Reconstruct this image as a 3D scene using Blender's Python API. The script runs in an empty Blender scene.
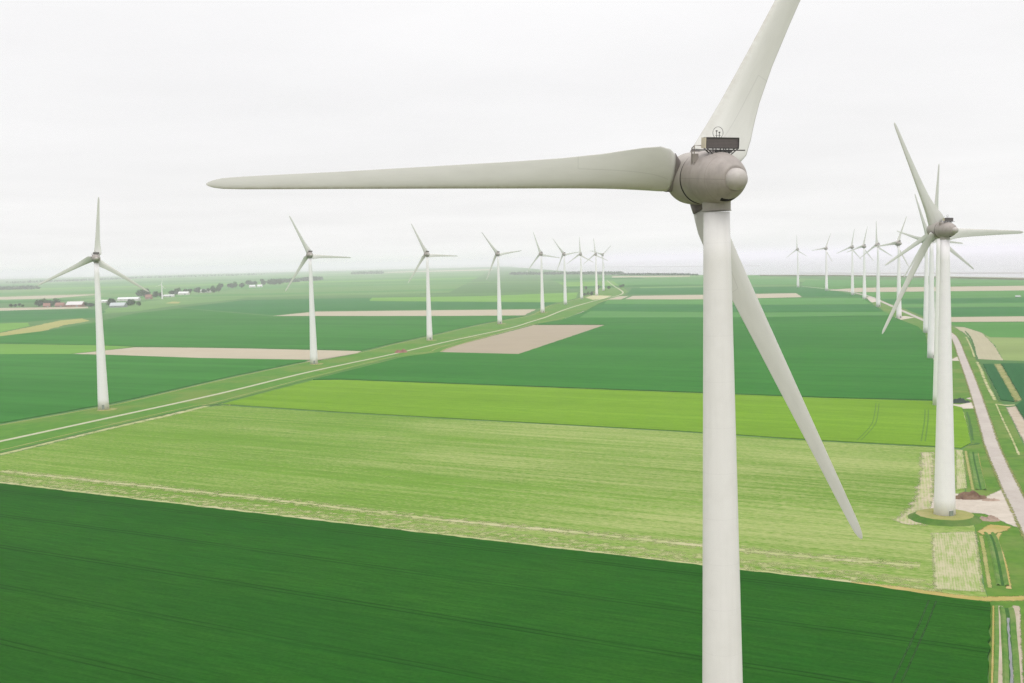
import bpy, bmesh, math, random
from mathutils import Vector, Matrix
random.seed(7)
R_ = math.radians
SC = bpy.context.scene
COL = SC.collection
PI = math.pi

# ------------------------------------------------------------------ helpers
def tag(o, label=None, cat=None, group=None, kind=None):
    if label: o['label'] = label
    if cat: o['category'] = cat
    if group: o['group'] = group
    if kind: o['kind'] = kind
    return o

def link(name, me, mats, parent=None):
    if not isinstance(mats, (list, tuple)): mats = [mats]
    for m in mats:
        if m: me.materials.append(m)
    o = bpy.data.objects.new(name, me)
    COL.objects.link(o)
    if parent: o.parent = parent
    return o

def obj(name, bm, mats, parent=None, smooth=False, normals=True):
    if normals: bmesh.ops.recalc_face_normals(bm, faces=bm.faces[:])
    me = bpy.data.meshes.new(name)
    bm.to_mesh(me); bm.free()
    if smooth:
        for p in me.polygons: p.use_smooth = True
    return link(name, me, mats, parent)

def empty(name, loc=(0, 0, 0), rz=0.0, parent=None):
    o = bpy.data.objects.new(name, None)
    o.empty_display_size = 1.0
    COL.objects.link(o); o.location = loc; o.rotation_euler = (0, 0, rz)
    if parent: o.parent = parent
    return o

def add_box(bm, c, s, M=None):
    vs = []
    for z in (-.5, .5):
        for x, y in ((-.5, -.5), (.5, -.5), (.5, .5), (-.5, .5)):
            p = Vector((c[0] + x * s[0], c[1] + y * s[1], c[2] + z * s[2]))
            vs.append(bm.verts.new(M @ p if M else p))
    for f in ((3, 2, 1, 0), (4, 5, 6, 7), (0, 1, 5, 4), (1, 2, 6, 5), (2, 3, 7, 6), (3, 0, 4, 7)):
        bm.faces.new([vs[i] for i in f])

def add_tube(bm, pts, r, n=8, closed=False):
    rings = []
    N = len(pts)
    for i, p in enumerate(pts):
        p = Vector(p)
        a = Vector(pts[(i - 1) % N] if (closed or i > 0) else pts[i])
        b = Vector(pts[(i + 1) % N] if (closed or i < N - 1) else pts[i])
        t = (b - a).normalized()
        up = Vector((0, 0, 1)) if abs(t.z) < .9 else Vector((1, 0, 0))
        e1 = t.cross(up).normalized(); e2 = t.cross(e1)
        rings.append([bm.verts.new(p + r * (math.cos(2 * PI * k / n) * e1 + math.sin(2 * PI * k / n) * e2)) for k in range(n)])
    M = N if closed else N - 1
    for i in range(M):
        A, B = rings[i], rings[(i + 1) % N]
        for k in range(n):
            bm.faces.new((A[k], A[(k + 1) % n], B[(k + 1) % n], B[k]))
    if not closed:
        bm.faces.new(rings[0][::-1]); bm.faces.new(rings[-1])

def add_lathe(bm, prof, n=32, axis='Z', cap0=True, cap1=True, off=(0, 0, 0)):
    """prof: (position along axis, radius)"""
    rings = []
    for z, r in prof:
        ring = []
        for k in range(n):
            c, s = math.cos(2 * PI * k / n) * r, math.sin(2 * PI * k / n) * r
            p = (c, s, z) if axis == 'Z' else (c, z, s)
            ring.append(bm.verts.new((p[0] + off[0], p[1] + off[1], p[2] + off[2])))
        rings.append(ring)
    for A, B in zip(rings, rings[1:]):
        for k in range(n):
            bm.faces.new((A[k], A[(k + 1) % n], B[(k + 1) % n], B[k]))
    if cap0: bm.faces.new(rings[0][::-1])
    if cap1: bm.faces.new(rings[-1])

# ------------------------------------------------------------------ materials
class NT:
    def __init__(s, name, rough=.8, spec=.3):
        s.m = bpy.data.materials.new(name); s.m.use_nodes = True
        s.t = s.m.node_tree
        s.b = s.t.nodes['Principled BSDF']
        s.b.inputs['Roughness'].default_value = rough
        s.b.inputs['Specular IOR Level'].default_value = spec
    def n(s, typ, **kw):
        nd = s.t.nodes.new(typ)
        for k, v in kw.items(): setattr(nd, k, v)
        return nd
    def set(s, sock, v):
        if hasattr(v, 'is_output') or isinstance(v, bpy.types.NodeSocket): s.t.links.new(v, sock)
        else: sock.default_value = v
    def math(s, op, a, b=0.0, c=0.0, clamp=False):
        nd = s.n('ShaderNodeMath', operation=op, use_clamp=clamp)
        s.set(nd.inputs[0], a); s.set(nd.inputs[1], b); s.set(nd.inputs[2], c)
        return nd.outputs[0]
    def mix(s, f, a, b, blend='MIX'):
        nd = s.n('ShaderNodeMix', data_type='RGBA', blend_type=blend)
        s.set(nd.inputs[0], f)
        s.set(nd.inputs[6], a if not isinstance(a, tuple) else (*a[:3], 1))
        s.set(nd.inputs[7], b if not isinstance(b, tuple) else (*b[:3], 1))
        return nd.outputs[2]
    def pos(s):
        return s.n('ShaderNodeNewGeometry').outputs['Position']
    def objco(s):
        return s.n('ShaderNodeTexCoord').outputs['Object']
    def mapping(s, v, scale=(1, 1, 1), rot=(0, 0, 0), loc=(0, 0, 0)):
        nd = s.n('ShaderNodeMapping')
        s.set(nd.inputs['Vector'], v)
        nd.inputs['Scale'].default_value = scale; nd.inputs['Rotation'].default_value = rot; nd.inputs['Location'].default_value = loc
        return nd.outputs[0]
    def noise(s, v, scale=1.0, detail=3.0, rough=.55, dist=0.0):
        nd = s.n('ShaderNodeTexNoise')
        s.set(nd.inputs['Vector'], v)
        nd.inputs['Scale'].default_value = scale; nd.inputs['Detail'].default_value = detail
        nd.inputs['Roughness'].default_value = rough; nd.inputs['Distortion'].default_value = dist
        return nd.outputs['Fac']
    def ramp(s, f, lo, hi):
        nd = s.n('ShaderNodeMapRange', clamp=True)
        nd.interpolation_type = 'SMOOTHSTEP'
        s.set(nd.inputs[0], f); nd.inputs[1].default_value = lo; nd.inputs[2].default_value = hi
        return nd.outputs[0]
    def bump(s, h, strength=.3, dist=.2):
        nd = s.n('ShaderNodeBump'); nd.inputs['Strength'].default_value = strength; nd.inputs['Distance'].default_value = dist
        s.set(nd.inputs['Height'], h); s.t.links.new(nd.outputs[0], s.b.inputs['Normal'])
    def col(s, c):
        s.set(s.b.inputs['Base Color'], c if not isinstance(c, tuple) else (*c[:3], 1))
        return s.m

def mul(c, k): return tuple(x * k for x in c)

def crop_mat(name, base, alt, ang, streak=.5, patch=.4, tram=None, straw=None, fine=.25, sl=.006, sv=.22, tramk=.55, cross=None):
    """a crop seen from above: rows run along ang; tram = (period, spacing, width) of wheel tracks"""
    g = NT(name, .95, 0.0)
    P = g.pos()
    Q = g.mapping(P, (1, 1, 1), (0, 0, -ang))
    n1 = g.noise(g.mapping(Q, (sl, sv, .01)), 1.0, 4.0, .6)
    n1b = g.noise(g.mapping(Q, (sl * .4, sv * .22, .01), (0, 0, 0), (31, 7, 0)), 1.0, 3.0, .55)
    n2 = g.noise(P, .014, 4.0, .6)
    n3 = g.ramp(g.noise(g.mapping(Q, (.07, .75, .1)), 1.0, 4.0, .75), .25, .75)
    n4 = g.ramp(g.noise(P, 1.1, 2.0, .8), .25, .75)
    n3 = g.math('ADD', g.math('MULTIPLY', n3, .65), g.math('MULTIPLY', n4, .35))
    c = g.mix(g.math('MULTIPLY', g.ramp(n1, .3, .7), streak), base, alt)
    c = g.mix(g.math('MULTIPLY', g.ramp(n1b, .35, .65), streak * .8), c, mul(base, .8))
    c = g.mix(g.math('MULTIPLY', g.ramp(n2, .38, .68), patch), c, mul(alt, .92))
    n5 = g.noise(g.mapping(Q, (.0022, .011, .01), (0, 0, 0), (17, 5, 0)), 1.0, 4.0, .6)
    c = g.mix(g.math('MULTIPLY', g.ramp(n5, .42, .66), patch * .9), c, mul(base, .74))
    c = g.mix(g.math('MULTIPLY', n3, fine * 1.4), c, mul(base, .45))
    if straw:
        scol, lo, hi, amt = straw
        s1 = g.noise(g.mapping(Q, (.010, .28, .01), (0, 0, 0), (3, 9, 0)), 1.0, 6.0, .72)
        s2 = g.ramp(g.noise(g.mapping(Q, (.45, 1.7, .2)), 1.0, 4.0, .75), .2, .8)
        s3 = g.noise(g.mapping(Q, (.006, .022, .01)), 1.0, 4.0, .6)
        sx2 = g.n('ShaderNodeSeparateXYZ'); g.set(sx2.inputs[0], P)
        east = g.math('MULTIPLY', g.ramp(sx2.outputs[0], -130.0, 90.0), .065)
        k = g.math('ADD', g.math('ADD', g.math('MULTIPLY', s1, .44), east), g.math('ADD', g.math('MULTIPLY', s2, .26), g.math('MULTIPLY', s3, .30)))
        c = g.mix(g.math('MULTIPLY', g.ramp(k, lo, hi), amt), c, scol)
    if tram:
        per, sp, w = tram
        sx = g.n('ShaderNodeSeparateXYZ'); g.set(sx.inputs[0], Q)
        wob = g.math('MULTIPLY', g.math('SUBTRACT', g.noise(P, .006, 2.0), .5), 5.0)
        v = g.math('ADD', sx.outputs[1], wob)
        fr = g.math('MULTIPLY', g.math('FRACT', g.math('DIVIDE', v, per)), per)
        d = g.math('ABSOLUTE', g.math('SUBTRACT', g.math('ABSOLUTE', g.math('SUBTRACT', fr, per * .5)), sp * .5))
        k = g.math('SUBTRACT', 1.0, g.math('DIVIDE', d, w), clamp=True)
        brk = g.ramp(g.noise(P, .02, 3.0), .3, .6)
        k = g.math('MULTIPLY', g.math('MULTIPLY', k, tramk), g.math('ADD', g.math('MULTIPLY', brk, .7), .3))
        c = g.mix(k, c, mul(base, .3))
    return g.col(c)

def soil_mat(name, base, dark, ang):
    g = NT(name, .95, .1); P = g.pos()
    Q = g.mapping(P, (1, 1, 1), (0, 0, -ang))
    n1 = g.noise(g.mapping(Q, (.01, .35, .1)), 1.0, 4.0, .65)
    n2 = g.noise(P, .03, 4.0, .6); n3 = g.noise(P, 1.4, 3.0, .7)
    c = g.mix(g.math('MULTIPLY', g.ramp(n1, .3, .72), .6), base, dark)
    c = g.mix(g.math('MULTIPLY', g.ramp(n2, .4, .7), .4), c, mul(base, .82))
    c = g.mix(g.math('MULTIPLY', n3, .35), c, mul(dark, .7))
    return g.col(c)

def rough_mat(name, a, b, c3=None, s=.25, rough=.95):
    """grass verges, gravel, heaps"""
    g = NT(name, rough, .12); P = g.pos()
    n1 = g.noise(P, s, 5.0, .68); n2 = g.noise(P, s * .16, 4.0, .6); n3 = g.noise(P, s * 7, 2.0, .6)
    c = g.mix(g.ramp(n1, .3, .7), a, b)
    if c3: c = g.mix(g.math('MULTIPLY', g.ramp(n2, .45, .68), .8), c, c3)
    c = g.mix(g.math('MULTIPLY', n3, .3), c, mul(a, .5))
    return g.col(c)

def paint_mat(name, base, dirt, amt=.35, rough=.45, seams=None, streak=True):
    """weathered coated steel / glass fibre"""
    g = NT(name, rough, .4); O = g.objco()
    n1 = g.noise(O, .55, 5.0, .62)
    n2 = g.noise(g.mapping(O, (1.6, 1.6, .09)), 1.0, 4.0, .6)
    n3 = g.noise(O, 6.0, 3.0, .6)
    c = g.mix(g.math('MULTIPLY', g.ramp(n1, .35, .75), amt), base, dirt)
    if streak: c = g.mix(g.math('MULTIPLY', g.ramp(n2, .45, .8), amt), c, dirt)
    c = g.mix(g.math('MULTIPLY', n3, amt * .25), c, mul(dirt, .7))
    if seams:
        per, w, k = seams
        sx = g.n('ShaderNodeSeparateXYZ'); g.set(sx.inputs[0], O)
        fr = g.math('FRACT', g.math('DIVIDE', sx.outputs[2], per))
        d = g.math('MULTIPLY', g.math('ABSOLUTE', g.math('SUBTRACT', fr, .5)), per)
        ln = g.math('SUBTRACT', 1.0, g.math('DIVIDE', d, w), clamp=True)
        c = g.mix(g.math('MULTIPLY', ln, k), c, mul(dirt, .5))
    g.set(g.b.inputs['Roughness'], g.math('ADD', rough - .08, g.math('MULTIPLY', n1, .25)))
    return g.col(c)

def blade_mat(name, base, dirt, edge):
    g = NT(name, .42, .4); O = g.objco()
    sx = g.n('ShaderNodeSeparateXYZ'); g.set(sx.inputs[0], O)
    x, y, z = sx.outputs
    n1 = g.noise(g.mapping(O, (1.2, 1.2, .25)), 1.0, 5.0, .62)
    n2 = g.noise(g.mapping(O, (.5, .5, 2.2)), 1.0, 4.0, .65)
    c = g.mix(g.math('MULTIPLY', g.ramp(n1, .35, .75), .35), base, dirt)
    # insect and rain staining on the leading edge, heavier outboard
    led = g.math('ADD', .30, g.math('MULTIPLY', g.math('SUBTRACT', 40.0, z), .0125))
    k = g.ramp(g.math('SUBTRACT', x, g.math('MULTIPLY', led, .35)), 0.0, .5)
    out = g.ramp(z, 3.0, 30.0)
    k = g.math('MULTIPLY', g.math('MULTIPLY', k, g.math('ADD', .25, g.math('MULTIPLY', out, .6))), g.ramp(n2, .25, .7))
    c = g.mix(k, c, edge)
    # joint of the trailing-edge segment near the root: a curved line and one across
    cur = g.math('ADD', x, g.math('SUBTRACT', .98, g.math('MULTIPLY', g.math('SQRT', g.math('SUBTRACT', 15.0, z, clamp=False)), .24)))
    cur = g.math('ABSOLUTE', g.math('ADD', x, g.math('SUBTRACT', 1.25, g.math('DIVIDE', 3.4, z))))
    l1 = g.math('MULTIPLY', g.math('SUBTRACT', 1.0, g.math('DIVIDE', cur, .05), clamp=True), g.math('MULTIPLY', g.math('LESS_THAN', z, 10.6), g.math('GREATER_THAN', z, 2.7)))
    l2 = g.math('MULTIPLY', g.math('SUBTRACT', 1.0, g.math('DIVIDE', g.math('ABSOLUTE', g.math('SUBTRACT', z, 10.6)), .05), clamp=True), g.math('LESS_THAN', x, -.95))
    c = g.mix(g.math('MULTIPLY', g.math('MAXIMUM', l1, l2), .26), c, mul(dirt, .45))
    return g.col(c)

def soften(m, s=.5, reach=1.5):
    # ragged edge where one ground cover thins out into the next
    nt = m.node_tree; b = nt.nodes['Principled BSDF']
    def N(t, **k):
        n = nt.nodes.new(t)
        for a, v in k.items(): setattr(n, a, v)
        return n
    at_ = N('ShaderNodeAttribute', attribute_name='edge')
    nz = N('ShaderNodeTexNoise'); nz.inputs['Scale'].default_value = s; nz.inputs['Detail'].default_value = 4; nz.inputs['Roughness'].default_value = .7
    nt.links.new(N('ShaderNodeNewGeometry').outputs['Position'], nz.inputs['Vector'])
    a = N('ShaderNodeMath', operation='SUBTRACT'); nt.links.new(nz.outputs['Fac'], a.inputs[0]); a.inputs[1].default_value = .5
    c = N('ShaderNodeMath', operation='MULTIPLY_ADD'); nt.links.new(a.outputs[0], c.inputs[0]); c.inputs[1].default_value = reach; nt.links.new(at_.outputs['Fac'], c.inputs[2])
    r = N('ShaderNodeMapRange', clamp=True); nt.links.new(c.outputs[0], r.inputs[0]); r.inputs[1].default_value = .25; r.inputs[2].default_value = .75
    nt.links.new(r.outputs[0], b.inputs['Alpha'])
    m['soft'] = 1
    return m

# ------------------------------------------------------------------ camera
CAM_H = 76.884; F = 1150.0; PITCH = .07026708; ROLL = -.0252163
cd = bpy.data.cameras.new('camera'); cam = bpy.data.objects.new('camera', cd); COL.objects.link(cam)
cd.sensor_fit = 'HORIZONTAL'; cd.sensor_width = 36.0; cd.lens = F / 1024 * 36.0
cd.clip_start = .5; cd.clip_end = 200000
cp, sp = math.cos(PITCH), math.sin(PITCH); cr, sr = math.cos(ROLL), math.sin(ROLL)
fw = Vector((0, cp, -sp)); u0 = Vector((0, sp, cp)); r0 = Vector((1, 0, 0))
rt = cr * r0 + sr * u0; up = -sr * r0 + cr * u0
M = Matrix((rt, up, -fw)).transposed().to_4x4(); M.translation = Vector((0, 0, CAM_H))
cam.matrix_world = M
SC.camera = cam

# ------------------------------------------------------------------ sky and light
SUN_EL, SUN_AZ = R_(48), R_(172)          # azimuth measured from +Y towards +X
w = bpy.data.worlds.new('World'); SC.world = w; w.use_nodes = True
t = w.node_tree; bg = t.nodes['Background']; bg.inputs[1].default_value = .1
def wn(typ, **kw):
    nd = t.nodes.new(typ)
    for k, v in kw.items(): setattr(nd, k, v)
    return nd
def wset(s, v):
    if isinstance(v, bpy.types.NodeSocket): t.links.new(v, s)
    else: s.default_value = v
def wm(op, a, b=0.0, clamp=False):
    nd = wn('ShaderNodeMath', operation=op, use_clamp=clamp); wset(nd.inputs[0], a); wset(nd.inputs[1], b); return nd.outputs[0]
sky = wn('ShaderNodeTexSky', sky_type='NISHITA'); sky.sun_disc = False
sky.sun_elevation = SUN_EL; sky.sun_rotation = SUN_AZ
tc = wn('ShaderNodeTexCoord'); sx = wn('ShaderNodeSeparateXYZ'); wset(sx.inputs[0], tc.outputs['Generated'])
z = wm('MAXIMUM', sx.outputs[2], 0.0)
# overcast sky: brighter towards the zenith, thin layered cloud
grad = wm('ADD', wm('ADD', .935, wm('MULTIPLY', wm('POWER', z, 1.8), 1.35)), wm('MULTIPLY', wm('SUBTRACT', 1.0, wm('DIVIDE', z, .06), True), .06))
zz = wm('ADD', z, .06)
pj = wn('ShaderNodeCombineXYZ'); wset(pj.inputs[0], wm('DIVIDE', sx.outputs[0], zz)); wset(pj.inputs[1], wm('DIVIDE', sx.outputs[1], zz))
def wnoise(v, sc, det):
    nd = wn('ShaderNodeTexNoise'); wset(nd.inputs['Vector'], v); nd.inputs['Scale'].default_value = sc; nd.inputs['Detail'].default_value = det; nd.inputs['Roughness'].default_value = .5; return nd.outputs['Fac']
cl = wm('ADD', wm('MULTIPLY', wm('SUBTRACT', wnoise(pj.outputs[0], .45, 5.0), .5), .22), wm('MULTIPLY', wm('SUBTRACT', wnoise(pj.outputs[0], .13, 3.0), .5), .14))
lum = wm('MULTIPLY', grad, wm('ADD', 1.0, cl))
mixc = wn('ShaderNodeMix', data_type='RGBA', blend_type='MULTIPLY'); mixc.inputs[0].default_value = 1.0
mixc.inputs[6].default_value = (9.9, 9.8, 9.82, 1)
cc = wn('ShaderNodeCombineXYZ')
for i in range(3): wset(cc.inputs[i], lum)
wset(mixc.inputs[7], cc.outputs[0])
fin = wn('ShaderNodeMix', data_type='RGBA'); fin.inputs[0].default_value = .04
wset(fin.inputs[6], mixc.outputs[2]); wset(fin.inputs[7], sky.outputs[0])
wset(bg.inputs[0], fin.outputs[2])
sl = bpy.data.lights.new('sun', 'SUN'); sl.energy = 1.1; sl.angle = R_(25); sl.color = (1, .975, .94)
so = bpy.data.objects.new('sun', sl); COL.objects.link(so)
sd = Vector((math.sin(SUN_AZ) * math.cos(SUN_EL), math.cos(SUN_AZ) * math.cos(SUN_EL), math.sin(SUN_EL)))
so.rotation_euler = sd.to_track_quat('Z', 'Y').to_euler(); so.location = sd * 300
SC.view_settings.view_transform = 'Standard'; SC.view_settings.look = 'None'
SC.view_settings.exposure = 0.0; SC.view_settings.gamma = 1
SC.view_settings.use_curve_mapping = False
SC.render.engine = 'CYCLES'
SC.cycles.use_denoising = True; SC.cycles.denoising_prefilter = 'NONE'
SC.cycles.max_bounces = 6; SC.cycles.volume_bounces = 2

# ------------------------------------------------------------------ ground sheets
def densify(pts, step, amp, seed=1):
    if not step: return [Vector((p[0], p[1], 0)) for p in pts]
    rnd = random.Random(seed); out = []
    n = len(pts)
    for i in range(n):
        a = Vector((*pts[i], 0)); b = Vector((*pts[(i + 1) % n], 0)); d = b - a; L = d.length
        k = max(1, min(160, int(L / step))); nrm = Vector((-d.y, d.x, 0)).normalized() if L else Vector()
        out.append(a)
        for j in range(1, k): out.append(a + d * (j / k) + nrm * rnd.uniform(-amp, amp))
    return out

def soft_sheet(name, pts, z, mat, step, fade, label=None):
    P = densify(pts, max(step, .5), 0, 1); n = len(P)
    per = sum((P[i] - P[i - 1]).length for i in range(n))
    area = sum(P[i].x * P[(i + 1) % n].y - P[(i + 1) % n].x * P[i].y for i in range(n))
    sg = 1 if area > 0 else -1
    fade = min(fade, 1.1 * abs(area) / 2 / per)
    bm = bmesh.new(); ly = bm.verts.layers.float.new('edge')
    O, I = [], []
    for i, p in enumerate(P):
        d = (P[(i + 1) % n] - P[i - 1]); nr = Vector((-d.y, d.x, 0)).normalized() * sg
        o = bm.verts.new((p.x - nr.x * fade * .4, p.y - nr.y * fade * .4, z)); o[ly] = 0.0
        q = bm.verts.new((p.x + nr.x * fade * .6, p.y + nr.y * fade * .6, z)); q[ly] = 1.0
        O.append(o); I.append(q)
    for i in range(n):
        bm.faces.new((O[i], O[(i + 1) % n], I[(i + 1) % n], I[i]))
    f = bm.faces.new(I)
    bmesh.ops.triangulate(bm, faces=[f])
    for f in bm.faces:
        f.normal_update()
        if f.normal.z < 0: f.normal_flip()
    o = obj(name, bm, mat, normals=False)
    return tag(o, label, None, None, 'structure')

def sheet(name, pts, z, mat, step=0, amp=0, label=None, top=None):
    if mat.get('soft') and not top: return soft_sheet(name, pts, z, mat, step, min(6.0, max(1.0, amp * 3)), label)
    """a ground sheet at height z; with top a standing crop of that height with upright edges"""
    P = densify(pts, step, amp, len(pts) * 7 + int(abs(pts[0][0])))
    bm = bmesh.new()
    h = top if top else z
    vs = [bm.verts.new((p.x, p.y, h)) for p in P]
    f = bm.faces.new(vs); f.normal_update()
    if f.normal.z < 0: f.normal_flip()
    if top:
        lo = [bm.verts.new((p.x, p.y, .0)) for p in P]
        n = len(P)
        for i in range(n): bm.faces.new((vs[i], vs[(i + 1) % n], lo[(i + 1) % n], lo[i]))
    bmesh.ops.triangulate(bm, faces=[q for q in bm.faces if len(q.verts) > 4])
    o = obj(name, bm, mat)
    tag(o, label, None, None, 'structure')
    return o

def smooth_line(pts, n=6):
    out = []
    P = [Vector((*p, 0)) for p in pts]
    for i in range(len(P) - 1):
        a = P[max(i - 1, 0)]; b = P[i]; c = P[i + 1]; d = P[min(i + 2, len(P) - 1)]
        for j in range(n):
            s = j / n
            out.append(.5 * ((2 * b) + (c - a) * s + (2 * a - 5 * b + 4 * c - d) * s * s + (3 * b - a - 3 * c + d) * s ** 3))
    out.append(P[-1]); return out

def ribbon(name, pts, width, z, mat, n=6, off=0.0, crown=0.0, jit=0.0, prof=None, label=None):
    """a strip along a centre line; prof = cross-section [(across, height)]"""
    L = smooth_line(pts, n); rnd = random.Random(len(pts) + int(width * 10))
    if prof is None:
        e = width / 2
        prof = [(-e - .25, z - .1 if crown else z), (-e, z), (0, z + crown), (e, z), (e + .25, z - .1 if crown else z)] if crown else [(-e, z), (e, z)]
    soft = bool(mat.get('soft'))
    if soft and not crown:
        e = max(abs(prof[0][0]), abs(prof[-1][0])); z0 = z; q = min(.8 * e, 1.4)
        prof = [(-e - q * .6, z0), (-e + q * .6, z0), (e - q * .6, z0), (e + q * .6, z0)]; jit = 0
    bm = bmesh.new(); prev = None
    ly = bm.verts.layers.float.new('edge') if soft else None
    for i, p in enumerate(L):
        d = (L[min(i + 1, len(L) - 1)] - L[max(i - 1, 0)]).normalized(); nr = Vector((-d.y, d.x, 0))
        row = []
        for k, (a, h) in enumerate(prof):
            jj = rnd.uniform(-jit, jit) if k in (0, len(prof) - 1) else 0
            q = p + nr * (a + off + jj); row.append(bm.verts.new((q.x, q.y, h)))
            if soft: row[-1][ly] = 0.0 if k in (0, len(prof) - 1) else mat.get('core', 1.0)
        if prev:
            for k in range(len(row) - 1): bm.faces.new((prev[k], prev[k + 1], row[k + 1], row[k]))
        prev = row
    for f in bm.faces:
        f.normal_update()
    o = obj(name, bm, mat)
    return tag(o, label, None, None, 'structure')

def ang(pp): return math.atan2(pp[1][1] - pp[0][1], pp[1][0] - pp[0][0])

A_NEAR = ang([(-188.7, 416.7), (77.3, 263.1)])
A_LIME = ang([(-90.8, 597.1), (126.7, 466.5)])
A_MID = ang([(-116.1, 768.6), (164.7, 606.2)])
A_FAR = ang([(245.8, 2320.7), (554.7, 2237.5)])
A_W = ang([(-365.7, 1040.2), (-154.3, 923.9)])
A_E = ang([(486.8, 1313.6), (610.3, 1277.4)])

# colours of the crops themselves
DG = (.015, .099, .009); DG2 = (.032, .128, .011)
MG = (.031, .168, .026); MG2 = (.052, .205, .034)
LG = (.150, .300, .022); LG2 = (.195, .345, .034)
PG = (.142, .275, .036); ST = (.345, .36, .155)
SOIL = (.325, .275, .20); SOILD = (.27, .225, .16)

m_ground = crop_mat('plain_ground', (.08, .185, .06), (.12, .225, .08), A_FAR, .8, .6, sl=.0012, sv=.02)
m_dark = crop_mat('dark_wheat', DG, DG2, A_NEAR, .42, .5, tram=(27.0, 1.9, .45), fine=.6, tramk=1.0)
m_light = crop_mat('young_crop_on_straw', PG, (.175, .30, .048), A_LIME, .45, .5, straw=(ST, .47, .68, .72), fine=.55)
m_lime = crop_mat('lime_crop', LG, LG2, A_LIME, .8, .45, tram=(21.0, 1.8, .45), fine=.5, tramk=.45)
m_mid = crop_mat('mid_wheat', MG, MG2, A_MID, .8, .5, tram=(27.0, 1.9, .55), sl=.003, sv=.06, fine=.45, tramk=.5)
m_mid2 = crop_mat('pale_wheat', (.075, .225, .055), (.10, .25, .07), A_FAR, .6, .4, sl=.003, sv=.05, fine=.2)
m_teal = crop_mat('teal_wheat', (.030, .150, .036), (.045, .18, .044), A_FAR, .6, .4, sl=.003, sv=.05, fine=.2)
m_west = crop_mat('west_wheat', (.033, .160, .026), (.052, .20, .036), A_W, .8, .5, tram=(27.0, 1.9, .55), sl=.004, sv=.08, fine=.2, tramk=.35)
m_wlime = crop_mat('west_lime', (.13, .29, .05), (.17, .33, .07), A_W, .6, .4, sl=.004, sv=.08, fine=.2)
m_wlight = crop_mat('pale_far_crop', (.12, .245, .075), (.16, .275, .095), A_W, .6, .5, sl=.004, sv=.06, fine=.2)
m_wtan = crop_mat('dry_grass_strip', (.36, .33, .13), (.30, .33, .11), A_W, .6, .5, sl=.01, sv=.1, fine=.25)
m_east = crop_mat('east_green', (.065, .21, .045), (.10, .25, .06), A_E, .6, .4, sl=.003, sv=.07, fine=.2)
m_epale = crop_mat('east_pale', (.21, .29, .10), (.26, .32, .13), A_E, .6, .5, sl=.006, sv=.1, fine=.25)
m_etan = soil_mat('east_tan', (.36, .33, .22), (.30, .28, .18), R_(70))
m_erow = crop_mat('east_rows', (.022, .105, .036), (.035, .135, .042), R_(70), .6, .4, sl=.01, sv=.35, fine=.3)
m_soil = soil_mat('bare_soil', SOIL, SOILD, A_MID)
m_soilw = soil_mat('dry_bare_soil', (.40, .352, .262), (.335, .29, .21), A_W)
m_verge = rough_mat('verge_grass', (.055, .15, .012), (.095, .20, .02), (.15, .20, .045), .22)
m_vergew = rough_mat('road_verge_grass', (.048, .165, .010), (.085, .205, .016), (.135, .195, .032), .12)
m_dry = rough_mat('dry_edge_grass', (.29, .275, .10), (.20, .245, .06), (.35, .30, .14), .35)
m_margin = rough_mat('thin_straw_margin', (.36, .36, .18), (.27, .32, .11), (.42, .39, .24), .3)
m_ochre = rough_mat('ochre_track', (.38, .28, .10), (.27, .27, .06), (.42, .33, .15), .3)
m_straw = rough_mat('straw_margin', (.46, .43, .26), (.34, .36, .14), (.52, .46, .32), .22)
m_road = rough_mat('concrete_road', (.40, .36, .322), (.36, .32, .285), (.43, .39, .35), .35, .9)
m_roadw = rough_mat('pale_road', (.41, .40, .29), (.35, .35, .23), None, .3, .9)
m_gravel = rough_mat('pale_gravel', (.48, .425, .36), (.41, .36, .30), (.54, .49, .42), .35)
m_ditch = rough_mat('ditch_grass', (.035, .10, .02), (.055, .14, .025), None, .4)
g = NT('ditch_water', .08, .5); m_water = g.col((.10, .11, .11))
g = NT('sea_water', .25, .5); P = g.pos()
n = g.noise(g.mapping(P, (.0006, .004, 1)), 1.0, 4.0, .6)
m_sea = g.col(g.mix(g.ramp(n, .4, .65), (.27, .275, .285), (.30, .305, .315)))
m_mud = rough_mat('tidal_flat', (.36, .34, .33), (.28, .28, .28), None, .004)

for mm in (m_dry, m_ochre, m_straw, m_gravel): soften(mm, .6, 1.9)
soften(m_margin, .22, 2.6); m_margin['core'] = .78
HUGE = 42000
coast = [(448.7, 5402.1), (753.2, 4574.3), (928.7, 4284.1), (1107.7, 3869.4), (1197.9, 3366.9), (1258.9, 2959.9), (1262.0, 2795.7)]
west_far = [(-26000, 15500), (-2600, 15500)]
land = [(-30000, -4000), (9000, -4000), (9000, coast[-1][1] - 1900)] + [tuple(c) for c in coast[::-1]] + [(coast[0][0] - 500, 15500), (-30000, 15500)]
sheet('ground', land, 0.0, m_ground)
sheet('sea', [(-HUGE, -HUGE), (HUGE, -HUGE), (HUGE, HUGE), (-HUGE, HUGE)], -1.2, m_sea)

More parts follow.
